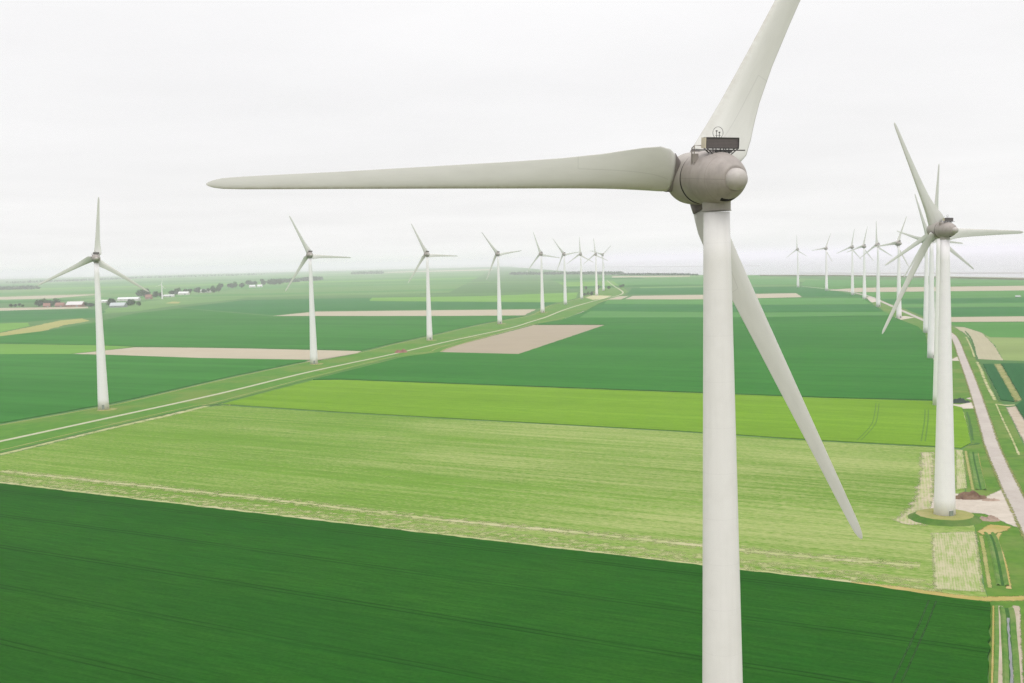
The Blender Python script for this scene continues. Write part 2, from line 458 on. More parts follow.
# far parcels, long strips of crops lying across the view
fr = random.Random(11)
def strip_between(name, y0, y1, xa, xb, mat, z=.03):
    pass
FARM = [m_mid2, m_teal, m_west, m_wlime, m_wlight, m_mid, m_soilw, m_east]
FW = [5, 2, 1.5, 2, 5, 1, .9, 3]
def far_strips(x0, x1, ya, yb, slope, dmin, dmax, seed, name='crop_field'):
    rr = random.Random(seed); y = ya; last = None
    while y < yb:
        d = rr.uniform(dmin, dmax) * (y / ya); y2 = min(y + d, yb)
        x = x0
        while x < x1:
            wd = rr.uniform(.35, 1.0) * (x1 - x0); xx = min(x + wd, x1)
            if x1 - xx < .15 * (x1 - x0): xx = x1
            m = rr.choices(FARM, FW)[0]
            if m is last: m = rr.choices(FARM, FW)[0]
            last = m
            g0 = 6
            sheet(name, [(x + g0, y + slope * x + g0), (xx - g0, y + slope * xx + g0), (xx - g0, y2 + slope * xx - g0), (x + g0, y2 + slope * x - g0)], .05, m)
            x = xx
        y = y2
far_strips(-3600, -150, 2900, 11500, -.05, 150, 420, 3)
far_strips(150, 900, 3000, 4650, -.05, 130, 300, 5)

# --- west of the left road
sheet('wheat_field', [(-269.9, 536.4), (-264.0, 586.9), (-247.9, 624.7), (-232.5, 665.8), (-225.6, 691.3), (-199.8, 808.9), (-165.2, 930.7), (-155.3, 929.7), (-267.6, 982.2), (-367.9, 1046.4), (-415.8, 1071.4), (-552.5, 1107.9)], 0, m_west, 8, .3, top=.45)
sheet('bare_field', [(-414.3, 1067.5), (-376.5, 1145.1), (-303.0, 1114.1), (-248.1, 1085.7), (-133.6, 1017.7), (-134.9, 989.6), (-160.9, 920.2), (-265.2, 973.5), (-364.9, 1037.8)], .05, m_soilw, 8, .6)
sheet('lime_field', [(-625.1, 1254.6), (-559.4, 1254.4), (-425.3, 1184.9), (-378.8, 1149.9), (-415.8, 1071.4), (-553.9, 1110.7)], 0, m_wlime, 10, .4, top=.2)
sheet('wheat_field', [(-710.5, 1427.3), (-625.7, 1404.2), (-610.3, 1518.8), (-624.0, 1722.2), (-667.4, 2039.9), (-644.7, 2239.5), (-367.5, 1771.1), (-87.1, 1631.4), (17.5, 1591.2), (-38.8, 1413.1), (-91.0, 1202.7), (-115.5, 1103.7), (-134.2, 1024.7), (-249.3, 1091.1), (-380.8, 1156.0), (-427.6, 1191.3), (-562.6, 1261.6), (-629.5, 1263.6)], 0, m_west, 14, .4, top=.45)
sheet('dry_grass_strip', [(-638.6, 1282.0), (-628.7, 1411.0), (-610.5, 1486.9), (-647.1, 1665.6), (-652.0, 1778.6), (-702.4, 1880.9), (-716.5, 1824.7), (-683.5, 1631.2), (-662.4, 1487.1), (-672.6, 1350.8)], .06, m_wtan, 8, 2)
sheet('lime_field', [(-699.2, 1404.5), (-671.4, 1507.4), (-698.9, 1668.2), (-744.5, 1770.2), (-875.2, 1760.3)], .07, m_wlime, 8, 1)
sheet('wheat_field', [(-898.3, 1807.1), (-756.5, 1799.0), (-737.4, 1895.1), (-684.5, 1894.9), (-766.9, 2177.0), (-851.5, 2326.1), (-1214.9, 2447.2)], .06, m_teal, 10, 1)
sheet('dry_grass_strip', [(-1205.0, 2427.1), (-1054.9, 2374.1), (-882.1, 2398.6), (-916.8, 2493.3), (-1140.2, 2567.0), (-1293.3, 2605.8)], .07, m_soilw, 10, 1)
sheet('grass_field', [(-736.0, 2058.0), (-699.5, 2138.5), (-707.0, 2457.2), (-660.7, 2806.8), (-684.9, 3022.1), (-888.2, 3186.7), (-887.9, 2831.0), (-833.6, 2379.0)], .055, m_wlight, 10, 2)
sheet('wheat_field', [(-659.6, 2291.7), (-626.2, 2710.1), (-211.1, 2588.2), (102.7, 2404.9), (80.3, 2053.2), (42.4, 1818.9), (-330.5, 1947.1), (-374.4, 1813.6)], .06, m_teal, 14, 1)
sheet('bare_field', [(-371.9, 1792.6), (-326.3, 1921.7), (-98.1, 1842.4), (38.7, 1791.2), (17.7, 1605.7), (-87.9, 1646.6)], .08, m_soilw, 8, 1)
sheet('lime_field', [(-296.9, 2406.0), (-317.3, 2629.3), (-68.2, 2544.4), (154.1, 2637.5), (127.4, 2251.6), (87.6, 2057.9)], .09, m_wlime, 14, 1)
sheet('dry_grass_strip', [(-781.8, 2600.0), (-804.2, 2730.2), (-768.0, 2678.4), (-741.0, 2560.3)], .1, m_wtan, 8, 2)
sheet('pale_strip', [(-796.2, 2947.8), (-682.5, 3011.9), (-221.9, 2812.2), (-226.1, 2866.8), (-701.5, 3096.1), (-815.1, 3018.1)], .1, m_wlight)
sheet('pale_strip', [(-1088.1, 4810.0), (-336.4, 4279.0), (168.2, 3914.1), (174.5, 4057.5), (-351.5, 4473.3), (-1137.3, 5028.1)], .1, m_wlight)
sheet('pale_strip', [(-1671.8, 3768.4), (-1353.2, 3888.3), (-1421.7, 4085.5), (-1777.3, 4006.9)], .1, m_wlight)

# --- the big fields between the two roads
sheet('wheat_field', [(-253.0, 453.9), (-187.9, 414.7), (-52.3, 335.9), (40.5, 282.2), (76.7, 261.3), (92.7, 249.5), (101.9, 243.9), (81.6, 195.9), (76.1, 183.1), (-144.2, 197.1), (-367.3, 514.4)], 0, m_dark, 3, .35, top=.7,
      label='dark green wheat field with wheel tracks in the foreground')
sheet('stubble_field', [(-233.8, 418.8), (-224.0, 459.8), (-217.4, 481.5), (-198.2, 546.4), (-171.1, 633.9), (-163.4, 640.8), (-90.4, 594.6), (72.7, 500.5), (126.2, 465.0), (164.2, 444.0), (171.5, 437.7), (143.7, 363.6), (125.2, 309.6), (105.8, 256.5), (102.2, 245.2), (77.1, 262.6), (40.7, 283.8), (-52.6, 338.1), (-189.3, 417.9), (-220.3, 436.0)], .02, m_light, 4, .35,
      label='pale green field streaked with straw')
sheet('lime_field', [(-164.2, 646.3), (-134.0, 767.2), (-115.6, 765.3), (94.1, 645.3), (164.1, 604.1), (213.6, 580.5), (217.6, 554.2), (181.3, 452.6), (172.5, 440.4), (165.1, 446.6), (126.9, 467.5), (73.1, 503.1), (-91.0, 598.3)], 0, m_lime, 4, .25, top=.3,
      label='bright lime green field between the pale field and the dark wheat')
sheet('wheat_field', [(-134.7, 771.2), (-121.9, 817.7), (-89.4, 937.0), (-62.6, 979.7), (5.5, 937.7), (108.9, 1324.4), (27.3, 1369.8), (64.3, 1460.6), (107.4, 1674.6), (151.1, 1975.9), (174.3, 2087.8), (337.3, 2009.7), (441.1, 2004.5), (504.4, 1992.8), (595.1, 1927.1), (496.4, 1563.7), (439.5, 1312.3), (408.3, 1153.3), (379.7, 1054.2), (314.3, 866.3), (297.1, 809.4), (260.0, 704.9), (215.5, 584.3), (164.9, 607.0), (94.6, 648.6), (-116.3, 770.0)], 0, m_mid, 8, .4, top=.55,
      label='wide dark green wheat field behind the lime field')
def band(pp, m, z): sheet('crop_strip', pp, z, m, 12, 1.2)
band([(185.9, 2116.5), (338.9, 2018.9), (498.8, 1970.6), (582.0, 1906.3), (524.4, 1670.2), (382.1, 1736.6), (155.8, 1927.4), (172.7, 2068.3)], m_mid2, .62)
band([(130.2, 1807.3), (154.7, 1914.9), (379.1, 1723.1), (520.7, 1653.7), (477.7, 1472.3), (336.9, 1531.8), (115.8, 1689.7)], m_teal, .62)
band([(97.3, 1560.6), (114.5, 1670.6), (331.1, 1505.6), (471.2, 1444.6), (451.8, 1370.5), (307.5, 1398.3), (89.3, 1496.5)], m_mid2, .62)
sheet('bare_field', [(-62.1, 986.0), (-52.4, 1052.4), (26.2, 1357.5), (107.3, 1325.1), (5.1, 943.9)], .06, m_soil, 6, .5,
      label='bare brown field wedge beside the left road')
sheet('bare_field', [(211.8, 2135.5), (244.5, 2308.6), (380.7, 2267.3), (551.9, 2226.2), (510.2, 2015.6), (340.4, 2028.1)], .08, m_soilw, 10, .8)
sheet('bare_field', [(176.8, 2139.6), (216.7, 2305.3), (237.0, 2308.2), (203.8, 2130.4)], .08, m_soilw, 10, .8)
sheet('wheat_field', [(242.9, 2405.5), (306.7, 2909.5), (671.2, 2669.4), (656.5, 2365.6), (603.0, 1952.6), (514.0, 2023.6), (556.3, 2236.0), (385.7, 2296.7)], .07, m_teal, 14, 1)
sheet('pale_strip', [(322.7, 2871.6), (594.7, 2744.6), (677.3, 2693.7), (698.6, 2778.3), (613.7, 2832.4), (335.8, 2987.8)], .1, m_wlight)
sheet('wheat_field', [(305.1, 3269.6), (508.6, 3090.7), (702.6, 2843.0), (884.7, 3517.5), (640.7, 3891.6), (356.0, 4036.9)], .07, m_mid2, 20, 2)
sheet('pale_strip', [(399.8, 4532.1), (673.6, 4318.6), (708.1, 4539.7), (430.7, 4881.4)], .1, m_soilw)

m_bounce = crop_mat('bounce_ground', (.20, .22, .11), (.26, .25, .14), A_NEAR, .6, .5)
sheet('stubble_field', [(-420, -500), (420, -500), (420, 176), (120, 176), (-120, 188), (-420, 205)], .05, m_bounce)  # unseen ground added below the view to cut green bounce on the near turbine
# --- straw margins and tracks between the near fields
ribbon('field_margin', [(-221.0, 437.6), (-190.0, 419.6), (-52.8, 339.2), (40.8, 284.6), (77.4, 263.4), (94.0, 251.7)], 3.4, .035, m_margin, 20)
ribbon('wheel_track', [(-201.0, 444.5), (-152.1, 416.7), (-108.9, 392.1), (-70.2, 369.4), (-29.2, 343.6), (12.3, 321.8), (48.6, 301.4), (71.9, 288.2), (98.2, 276.1)], 2.6, .034, m_margin, 20)
m_thin = soften(rough_mat('sparse_straw', (.34, .35, .16), (.27, .32, .11), None, .4), .35, 3.0); m_thin['core'] = .42
ribbon('field_margin', [(-221.0, 437.6), (-190.0, 419.6), (-52.8, 339.2), (40.8, 284.6), (77.4, 263.4), (94.0, 251.7)], 12.0, .03, m_thin, 20, off=4.5)
ribbon('field_margin', [(-201.0, 444.5), (-152.1, 416.7), (-108.9, 392.1), (-70.2, 369.4), (-29.2, 343.6), (12.3, 321.8), (48.6, 301.4), (71.9, 288.2), (98.2, 276.1)], 8.0, .031, m_thin, 20)
ribbon('field_margin', [(-226.4, 465.0), (-219.3, 485.8), (-200.0, 551.2), (-181.7, 604.0), (-172.1, 639.8)], 5.0, .05, m_margin, 10)
ribbon('field_margin', [(-164.1, 643.6), (-90.9, 597.5), (72.9, 502.2), (126.7, 466.8), (164.7, 445.4)], 1.1, .036, m_ditch, 10, jit=.3)
ribbon('farm_track', [(77.1, 262.6), (87.0, 257.4), (96.9, 250.6), (103.3, 248.2), (112.5, 248.2)], 3.2, .05, m_ochre, 8, jit=.6)

m_trackd = soften(rough_mat('wheel_track_dark', (.010, .056, .005), (.013, .066, .006), None, .3), .4, .8); m_trackd['core'] = .7
m_trackl = soften(rough_mat('wheel_track_lime', (.06, .15, .012), (.08, .18, .015), None, .3), .4, .8)
for d_ in (0, 1.5):
    ribbon('wheel_track', [(89.6, 246.4), (83.1, 233.0), (76.5, 219.9), (71.0, 209.1), (66.1, 199.4), (61.5, 190.0)], .42, .706, m_trackd, 6, off=d_)
    ribbon('wheel_track', [(183.0, 576.9), (173.3, 548.0), (159.9, 509.7), (147.8, 482.0), (139.5, 464.5)], .4, .306, m_trackl, 6, off=d_)
    ribbon('wheel_track', [(198.3, 550.5), (186.3, 517.8), (173.2, 483.4), (163.4, 458.0)], .45, .306, m_trackl, 6, off=d_)
# --- left road corridor
ULE = [(-267.8, 551.7), (-261.5, 581.1), (-245.5, 618.5), (-230.0, 658.3), (-223.3, 684.2), (-197.6, 800.0), (-162.8, 921.7), (-131.8, 1006.0), (-114.1, 1090.0), (-89.6, 1183.3), (-38.2, 1390.8), (26.0, 1601.3), (63.2, 1918.5), (89.8, 2027.3), (133.0, 2247.3), (178.9, 2535.3), (258.3, 3325.3), (343.7, 4275.8)]
LLE = [(-225.7, 463.5), (-218.6, 484.2), (-199.5, 549.8), (-171.5, 637.5), (-164.7, 646.0), (-135.4, 771.4), (-122.9, 819.5), (-90.8, 943.3), (-63.1, 988.5), (-52.7, 1058.7), (15.7, 1345.5), (25.4, 1362.1), (64.5, 1465.5), (79.3, 1528.3), (108.7, 1693.8), (153.6, 2007.3), (176.8, 2117.8), (224.0, 2318.9), (266.7, 2617.1), (310.2, 3263.5), (366.5, 4239.7)]
sheet('road_verge', ULE + LLE[::-1], .03, m_vergew, label='grassy verge along the left road')
LROAD = [(-243.6, 500.9), (-236.1, 523.8), (-210.6, 603.6), (-180.0, 702.2), (-146.8, 833.9), (-102.2, 974.1), (-60.6, 1121.1), (-1.9, 1313.0), (23.0, 1430.0), (46.5, 1545.1), (76.3, 1726.3), (104.0, 1871.5), (145.3, 2062.4), (178.1, 2200.9), (219.4, 2356.0), (248.8, 2551.2), (267.9, 2846.6), (284.2, 3164.6), (332.7, 3969.3)]
ribbon('road', LROAD, 3.1, .1, m_roadw, 8, crown=.04, label='narrow pale road running beside the left row of turbines')
ribbon('field_margin', ULE, 1.6, .05, m_dry, 8, off=-1.0, jit=.4)
ribbon('ditch', LLE[:8], 2.2, .055, m_ditch, 8, off=3.4, jit=.3)
ribbon('ditch', LLE[:14], 1.1, .05, m_dry, 8, off=9.0, jit=.4)
ribbon('field_margin', LLE[8:17], 2.0, .06, m_dry, 8, off=-1.5, jit=.6)
sheet('sandy_patch', [(69.9, 1498.5), (84.1, 1567.6), (107.3, 1694.7), (101.9, 1632.8), (80.5, 1501.0)], .07, m_gravel, 6, 1)
sheet('sandy_patch', [(147.2, 2285.0), (170.5, 2417.5), (206.3, 2346.7), (175.9, 2173.8), (151.3, 2147.6)], .07, m_straw, 8, 2)

# --- right row: verges, concrete road, pads
sheet('road_verge', [(616.6, 1996.7), (492.3, 1546.5), (436.5, 1300.2), (406.5, 1145.5), (378.6, 1048.9), (314.0, 863.6), (296.7, 806.2), (260.6, 704.7), (215.4, 582.6), (218.0, 554.2), (181.7, 452.6), (172.3, 438.7), (144.0, 363.5), (125.4, 309.6), (106.0, 256.5), (102.2, 244.6), (81.6, 195.9), (64.6, 155.8), (93.6, 154.2), (190.3, 315.7), (183.9, 383.9), (196.9, 440.4), (238.8, 553.9), (244.3, 572.5), (313.7, 765.3), (323.2, 796.8), (387.1, 971.4), (414.8, 1054.7), (444.2, 1155.1), (457.0, 1224.6), (472.1, 1314.2), (519.9, 1517.1), (624.9, 1989.9)], .025, m_verge)
RROAD = [(675.7, 2346.7), (619.3, 1994.4), (555.6, 1708.0), (500.5, 1467.9), (448.7, 1242.8), (420.0, 1122.7), (396.5, 1033.4), (362.5, 933.1), (327.2, 834.7), (267.6, 667.7), (212.6, 516.3), (184.7, 439.9), (161.1, 371.2), (150.7, 340.1), (134.0, 290.1), (114.7, 232.5)]
ribbon('road', RROAD, 5.0, .12, m_road, 8, crown=.05, label='pale concrete service road along the right row of turbines')
m_redge = soften(rough_mat('road_edge_grass', (.20, .22, .07), (.15, .19, .04), (.27, .24, .10), .5), .5, 2.2); m_redge['core'] = .6
ribbon('road_edge', RROAD[4:], 1.0, .13, m_redge, 8, off=2.7)
sheet('gravel_pad', [(123.1, 337.8), (134.0, 363.2), (139.3, 357.8), (145.5, 352.4), (155.9, 363.6), (155.1, 354.3), (143.6, 319.7), (137.9, 311.8), (136.9, 319.2), (136.1, 329.5), (133.0, 331.2), (127.3, 324.0)], .06, m_gravel, 2, .4)
sheet('gravel_pad', [(209.1, 573.6), (221.6, 567.0), (231.3, 575.2), (233.5, 583.0), (233.4, 589.5), (242.3, 598.5), (226.1, 552.6), (222.7, 551.3), (216.5, 551.4), (206.8, 554.1)], .06, m_gravel, 2, .3)
sheet('gravel_pad', [(293.4, 814.7), (309.2, 805.8), (320.9, 825.2), (325.3, 830.8), (313.3, 796.5), (308.6, 789.9), (300.4, 795.4), (290.7, 801.5)], .06, m_gravel, 4, .4)
sheet('gravel_pad', [(435.5, 1321.2), (464.1, 1354.1), (463.4, 1318.6), (432.4, 1278.1)], .06, m_gravel, 6, .5)
sheet('gravel_pad', [(590.9, 1935.5), (613.8, 1943.9), (571.7, 1781.3), (545.0, 1735.8)], .06, m_gravel, 6, .5)
def rowed(name, a, b, ang_, per):
    g = NT(name, .95, 0.0); P = g.pos(); Q = g.mapping(P, (1, 1, 1), (0, 0, -ang_))
    sx = g.n('ShaderNodeSeparateXYZ'); g.set(sx.inputs[0], Q)
    wv = g.math('SINE', g.math('MULTIPLY', g.math('ADD', sx.outputs[1], g.math('MULTIPLY', g.noise(P, .3, 2.0), .5)), 2 * PI / per))
    n1 = g.noise(P, .6, 4.0, .7); n2 = g.noise(P, .12, 3.0, .6)
    n4 = g.noise(g.mapping(Q, (.10, .55 / per, .1)), 1.0, 4.0, .7)
    k = g.ramp(g.math('ADD', g.math('MULTIPLY', wv, .035), g.math('ADD', g.math('MULTIPLY', n4, .55), g.math('ADD', g.math('MULTIPLY', n1, .25), g.math('MULTIPLY', n2, .3)))), .44, .68)
    return soften(g.col(g.mix(k, a, b)))
m_rowsoil = soften(rowed('thin_stubble', (.40, .35, .25), (.24, .30, .10), R_(71), 1.0), .25, 2.2)
m_rowed = rowed('rowed_stubble', (.38, .35, .23), (.21, .28, .085), R_(71), .62)
sheet('stubble_strip', [(112.8, 308.6), (125.2, 309.0), (105.6, 256.5), (104.5, 253.4), (94.5, 256.7)], .04, m_rowed, 2, .6)
sheet('stubble_strip', [(155.2, 435.1), (159.9, 434.4), (124.8, 338.9), (114.3, 316.7), (109.9, 318.4), (107.8, 324.9), (114.3, 334.7), (122.9, 350.7), (135.4, 381.5)], .04, m_rowsoil, 2, 2.0)
sheet('stubble_strip', [(169.5, 437.5), (172.0, 437.1), (145.6, 366.6), (141.0, 363.9)], .045, m_rowed, 2, .3)
ribbon('road_edge', RROAD[5:], 1.0, .135, m_redge, 8, off=-2.8)

m_sand = soften(rough_mat('sandy_soil', (.40, .34, .265), (.33, .28, .20), (.44, .385, .31), .4), .5, 1.8)
# ditches with sloping banks
m_bank = rough_mat('bank_grass', (.06, .16, .022), (.12, .22, .04), (.18, .23, .08), .55)
m_wet = soften(rough_mat('wet_ditch_grass', (.022, .085, .014), (.045, .12, .02), None, .6), .6, 1.6)
def ditch(pts, half, water, bank_m, name='ditch', wet=None):
    ribbon(name, pts, 0, 0, m_bank, 6, prof=[(-half - .4, .06), (-half, .40), (-water, .05), (water, .05), (half, .40), (half + .4, .06)])
    ribbon('wet_grass', pts, water * 3.2, .062, m_wet, 6)
    if wet: ribbon('water', pts[wet[0]:wet[1]], water * 1.1, .07, m_water, 6, jit=.12)
ditch([(74.0, 168.1), (87.0, 198.9), (92.9, 213.0), (98.0, 225.5), (101.9, 234.8), (104.4, 241.5)], 1.1, .36, m_ditch, wet=(0, 5))
ribbon('field_margin', [(71.1, 168.3), (84.3, 199.1), (94.0, 221.5), (103.0, 243.1)], .7, .09, m_bank, 8)
ribbon('farm_track', [(71.6, 168.3), (84.8, 199.0), (94.5, 221.5), (103.5, 243.0)], 1.3, .08, m_sand, 8)
ribbon('farm_track', [(74.8, 168.1), (88.2, 198.8), (97.8, 221.2), (107.0, 242.7)], 1.4, .08, m_sand, 8)
ribbon('field_margin', [(70.4, 168.4), (83.6, 199.1), (93.2, 221.6), (102.3, 243.1)], .35, .08, m_ochre, 8, jit=.1)
ditch([(110.6, 257.7), (115.5, 270.8), (121.9, 288.2), (125.8, 299.4), (127.9, 307.0)], 1.0, .3, m_ditch)
ribbon('farm_track', [(107.1, 256.4), (112.5, 271.1), (118.6, 287.6), (124.5, 304.0)], .9, .08, m_dry, 8, jit=.2)
ribbon('farm_track', [(110.9, 255.2), (116.9, 270.7), (122.7, 287.2), (126.8, 299.3), (130.8, 306.7)], 1.0, .08, m_ochre, 8, jit=.2)
sheet('grass_patch', [(125.5, 309.0), (132.2, 316.6), (135.2, 314.5), (136.8, 313.1), (133.3, 308.7), (128.0, 305.3), (125.2, 305.0)], .1, m_ochre, 1.5, .35)
ditch([(148.6, 362.9), (157.5, 387.5), (166.2, 411.6), (173.9, 432.2)], 1.3, .25, m_ditch)
ribbon('farm_track', [(150.0, 362.8), (158.9, 387.3), (167.7, 411.4), (174.6, 429.8)], .7, .08, m_ochre, 8, jit=.2)
ribbon('farm_track', [(146.2, 363.3), (155.0, 387.8), (165.2, 416.0), (172.1, 434.8)], .9, .08, m_dry, 8, jit=.2)
ribbon('field_margin', [(212.6, 540.4), (198.0, 499.8), (189.0, 475.1)], .7, .08, m_straw, 6, jit=.3)
ribbon('ditch', [(171.2, 448.0), (176.8, 447.2), (181.4, 448.9), (183.9, 452.2)], 1.6, .09, m_ditch, 6, jit=.3)
ribbon('ditch', [(214.4, 540.1), (200.8, 502.4), (184.9, 459.7)], .9, .08, m_ditch, 6, jit=.2)

# --- east of the service road
sheet('bare_field', [(477.7, 1313.6), (610.3, 1277.4), (706.1, 1249.8), (657.6, 1163.9), (566.0, 1184.7), (455.2, 1225.5)], .07, m_soilw, 8, .6)
sheet('grass_field', [(455.4, 1217.4), (563.0, 1178.3), (654.2, 1157.8), (544.1, 962.7), (462.8, 968.2), (416.3, 998.7), (431.9, 1053.7), (447.8, 1136.1)], .05, m_east, 8, .6)
sheet('ploughed_field', [(440.4, 1142.7), (446.4, 1131.5), (429.8, 1048.7), (384.2, 914.6), (336.8, 786.4), (325.6, 801.0), (392.6, 981.8), (415.9, 1054.3)], .06, m_etan, 6, .5,
      label='tan ploughed field east of the service road')
sheet('grass_field', [(428.5, 1043.4), (414.4, 994.1), (460.7, 964.0), (538.2, 952.3), (423.6, 749.0), (366.0, 765.6), (337.8, 787.7), (384.8, 914.4)], .05, m_epale, 6, .5)
m_patchy = soften(rough_mat('patchy_dry_rows', (.27, .245, .085), (.12, .19, .045), (.34, .29, .15), .6), .4, 2.4)
sheet('crop_field', [(313.3, 762.5), (320.1, 762.1), (250.5, 571.2), (246.9, 578.1)], .0, m_erow, 4, .3, top=.4)
sheet('dry_grass_strip', [(320.7, 763.4), (325.1, 762.1), (257.4, 578.1), (250.7, 571.2)], .06, m_patchy, 3, 1.2)
sheet('crop_field', [(325.8, 763.4), (365.5, 750.8), (416.5, 736.5), (220.1, 388.2), (206.7, 431.8), (225.3, 501.2), (245.4, 557.9), (256.9, 576.5)], .0, m_erow, 4, .3, top=.4)
sheet('sandy_strip', [(237.9, 551.8), (244.0, 555.1), (224.0, 498.3), (191.5, 399.9), (167.5, 349.7), (201.0, 449.5)], .06, m_sand, 3, .5)
ribbon('ditch', [(426.6, 1080.0), (401.2, 1004.4), (362.8, 900.5), (324.9, 801.2), (309.0, 752.0), (264.9, 631.3), (243.8, 572.6)], 1.6, .07, m_ditch, 8, jit=.4)
ribbon('sandy_strip', [(316.3, 779.8), (297.6, 727.4), (271.2, 655.8), (244.7, 580.7)], 1.8, .075, m_margin, 8)
ribbon('sandy_strip', [(398.1, 1005.6), (367.6, 920.3), (329.4, 816.6)], 1.4, .075, m_margin, 8)
ribbon('sandy_strip', [(238.8, 565.5), (219.3, 511.8), (202.5, 464.7), (187.5, 423.4)], .8, .075, m_margin, 8)
sheet('pale_strip', [(238.4, 563.3), (240.4, 556.6), (245.3, 558.7), (246.5, 561.6), (241.4, 561.1), (240.1, 566.1)], .08, m_straw)
ribbon('ditch', [(179.5, 421.3), (183.7, 420.7), (194.8, 422.4)], .8, .08, m_ditch, 6)
# strips further east and towards the coast
sheet('wheat_field', [(524.6, 1546.4), (707.6, 1481.2), (815.8, 1444.3), (710.1, 1257.0), (613.9, 1284.8), (477.6, 1323.0), (519.9, 1517.1)], .06, m_teal, 10, 1)
sheet('lime_field', [(547.2, 1651.3), (757.1, 1585.0), (874.4, 1548.2), (819.8, 1451.5), (711.2, 1488.7), (527.2, 1558.0)], .06, m_mid2, 10, 1)
sheet('wheat_field', [(594.5, 1857.1), (841.6, 1762.1), (969.4, 1716.8), (880.5, 1559.2), (762.6, 1596.4), (550.2, 1664.5)], .06, m_teal, 10, 1)
sheet('grass_field', [(656.1, 2173.5), (969.1, 2029.1), (1116.9, 1978.1), (977.0, 1730.3), (848.4, 1776.3), (596.9, 1874.8), (633.6, 2040.5)], .06, m_east, 10, 1)
sheet('bare_field', [(646.5, 2359.4), (747.1, 2460.6), (1094.6, 2292.0), (1257.4, 2227.3), (1126.9, 1996.0), (978.0, 2047.9), (659.6, 2197.8), (655.1, 2289.0)], .08, m_soilw, 12, 1.2)
sheet('wheat_field', [(685.7, 2726.9), (722.2, 2602.1), (1207.1, 2527.8), (1382.6, 2449.3), (1270.2, 2249.9), (1106.0, 2316.0), (757.6, 2495.3), (653.5, 2384.8)], .06, m_east, 14, 2)
sheet('wheat_field', [(694.3, 2760.9), (853.8, 3325.9), (1060.8, 2981.6), (1249.9, 2617.5), (1217.5, 2549.6), (730.8, 2633.1)], .06, m_mid2, 14, 2)
ribbon('road', [(672.8, 2657.3), (675.9, 2555.4), (670.9, 2417.3), (675.7, 2346.7)], 5.0, .12, m_road, 6)
sheet('dike', [(885.9, 4086.6), (1061.3, 3707.5), (1158.3, 3255.6), (1214.3, 2854.9), (1235.3, 2586.9), (1276.3, 2672.8), (1250.6, 2940.2), (1184.4, 3329.0), (1088.7, 3803.0), (902.5, 4163.4)], .0, rough_mat('dike_grass', (.16, .17, .09), (.20, .19, .12), None, .01), top=3.0)
sheet('tidal_flat', [(1114.8, 4432.1), (1314.4, 3884.1), (1587.6, 3325.1), (1689.0, 3537.5), (1400.3, 4137.9), (1173.5, 4665.3)], -1.1, m_mud)
sheet('tidal_flat', [(779.6, 9997.6), (1354.2, 8218.5), (1643.3, 7577.7), (1763.8, 8133.2), (1462.6, 8875.9), (846.4, 10853.0)], -1.1, m_mud)

# ------------------------------------------------------------------ wind turbines
m_tower = paint_mat('tower_paint', (.72, .70, .69), (.60, .58, .56), .28, .45, seams=(3.8, .05, .09))
m_towerR = paint_mat('row_tower_paint', (.78, .75, .765), (.67, .64, .65), .25, .5, seams=(3.8, .07, .08))
m_blade = blade_mat('blade_gelcoat', (.585, .58, .55), (.48, .475, .44), (.36, .32, .26))
m_nac = paint_mat('nacelle_coating', (.345, .305, .28), (.22, .195, .18), .6, .5)
def panel_seams(m):
    nt = m.node_tree; b = nt.nodes['Principled BSDF']; src = b.inputs['Base Color'].links[0].from_socket
    g = NT.__new__(NT); g.m = m; g.t = nt; g.b = b
    sx = g.n('ShaderNodeSeparateXYZ'); g.set(sx.inputs[0], g.objco())
    def ln(v, at_, w): return g.math('SUBTRACT', 1.0, g.math('DIVIDE', g.math('ABSOLUTE', g.math('SUBTRACT', v, at_)), w), clamp=True)
    k = g.math('MAXIMUM', g.math('MULTIPLY', ln(sx.outputs[2], .1, .035), g.math('LESS_THAN', sx.outputs[1], -2.1)), g.math('MAXIMUM', ln(sx.outputs[1], -3.75, .03), ln(sx.outputs[1], -5.6, .03)))
    g.col(g.mix(g.math('MULTIPLY', k, .45), src, (.12, .10, .09)))
panel_seams(m_nac)
m_spin = paint_mat('spinner_coating', (.35, .32, .29), (.24, .215, .195), .5, .5, streak=False)
m_cap = paint_mat('tail_cap_coating', (.44, .405, .38), (.29, .26, .245), .5, .4, streak=False)
m_collar = paint_mat('blade_collar_grey', (.16, .14, .13), (.10, .09, .085), .5, .5)
m_steel = paint_mat('dark_steel', (.06, .055, .055), (.035, .032, .03), .4, .5)
m_cream = paint_mat('cream_panel', (.55, .49, .38), (.40, .34, .26), .3, .5)
m_door = paint_mat('door_grey_green', (.22, .26, .22), (.16, .18, .15), .3, .5)
m_joint = NT('joint_shadow_gap', .9, .1).col((.03, .028, .027))
g = NT('cooler_fins', .55, .4); O = g.objco()
sxx = g.n('ShaderNodeSeparateXYZ'); g.set(sxx.inputs[0], O)
fx = g.math('GREATER_THAN', g.math('FRACT', g.math('MULTIPLY', sxx.outputs[0], 9.0)), .45)
fz = g.math('GREATER_THAN', g.math('FRACT', g.math('MULTIPLY', sxx.outputs[2], 9.0)), .45)
m_fins = g.col(g.mix(g.math('MULTIPLY', fx, fz), (.125, .105, .105), (.05, .042, .042)))

def lerp_tab(tab, r):
    for a, b in zip(tab, tab[1:]):
        if r <= b[0]:
            s = (r - a[0]) / (b[0] - a[0])
            return [a[i] + (b[i] - a[i]) * s for i in range(len(a))]
    return list(tab[-1])

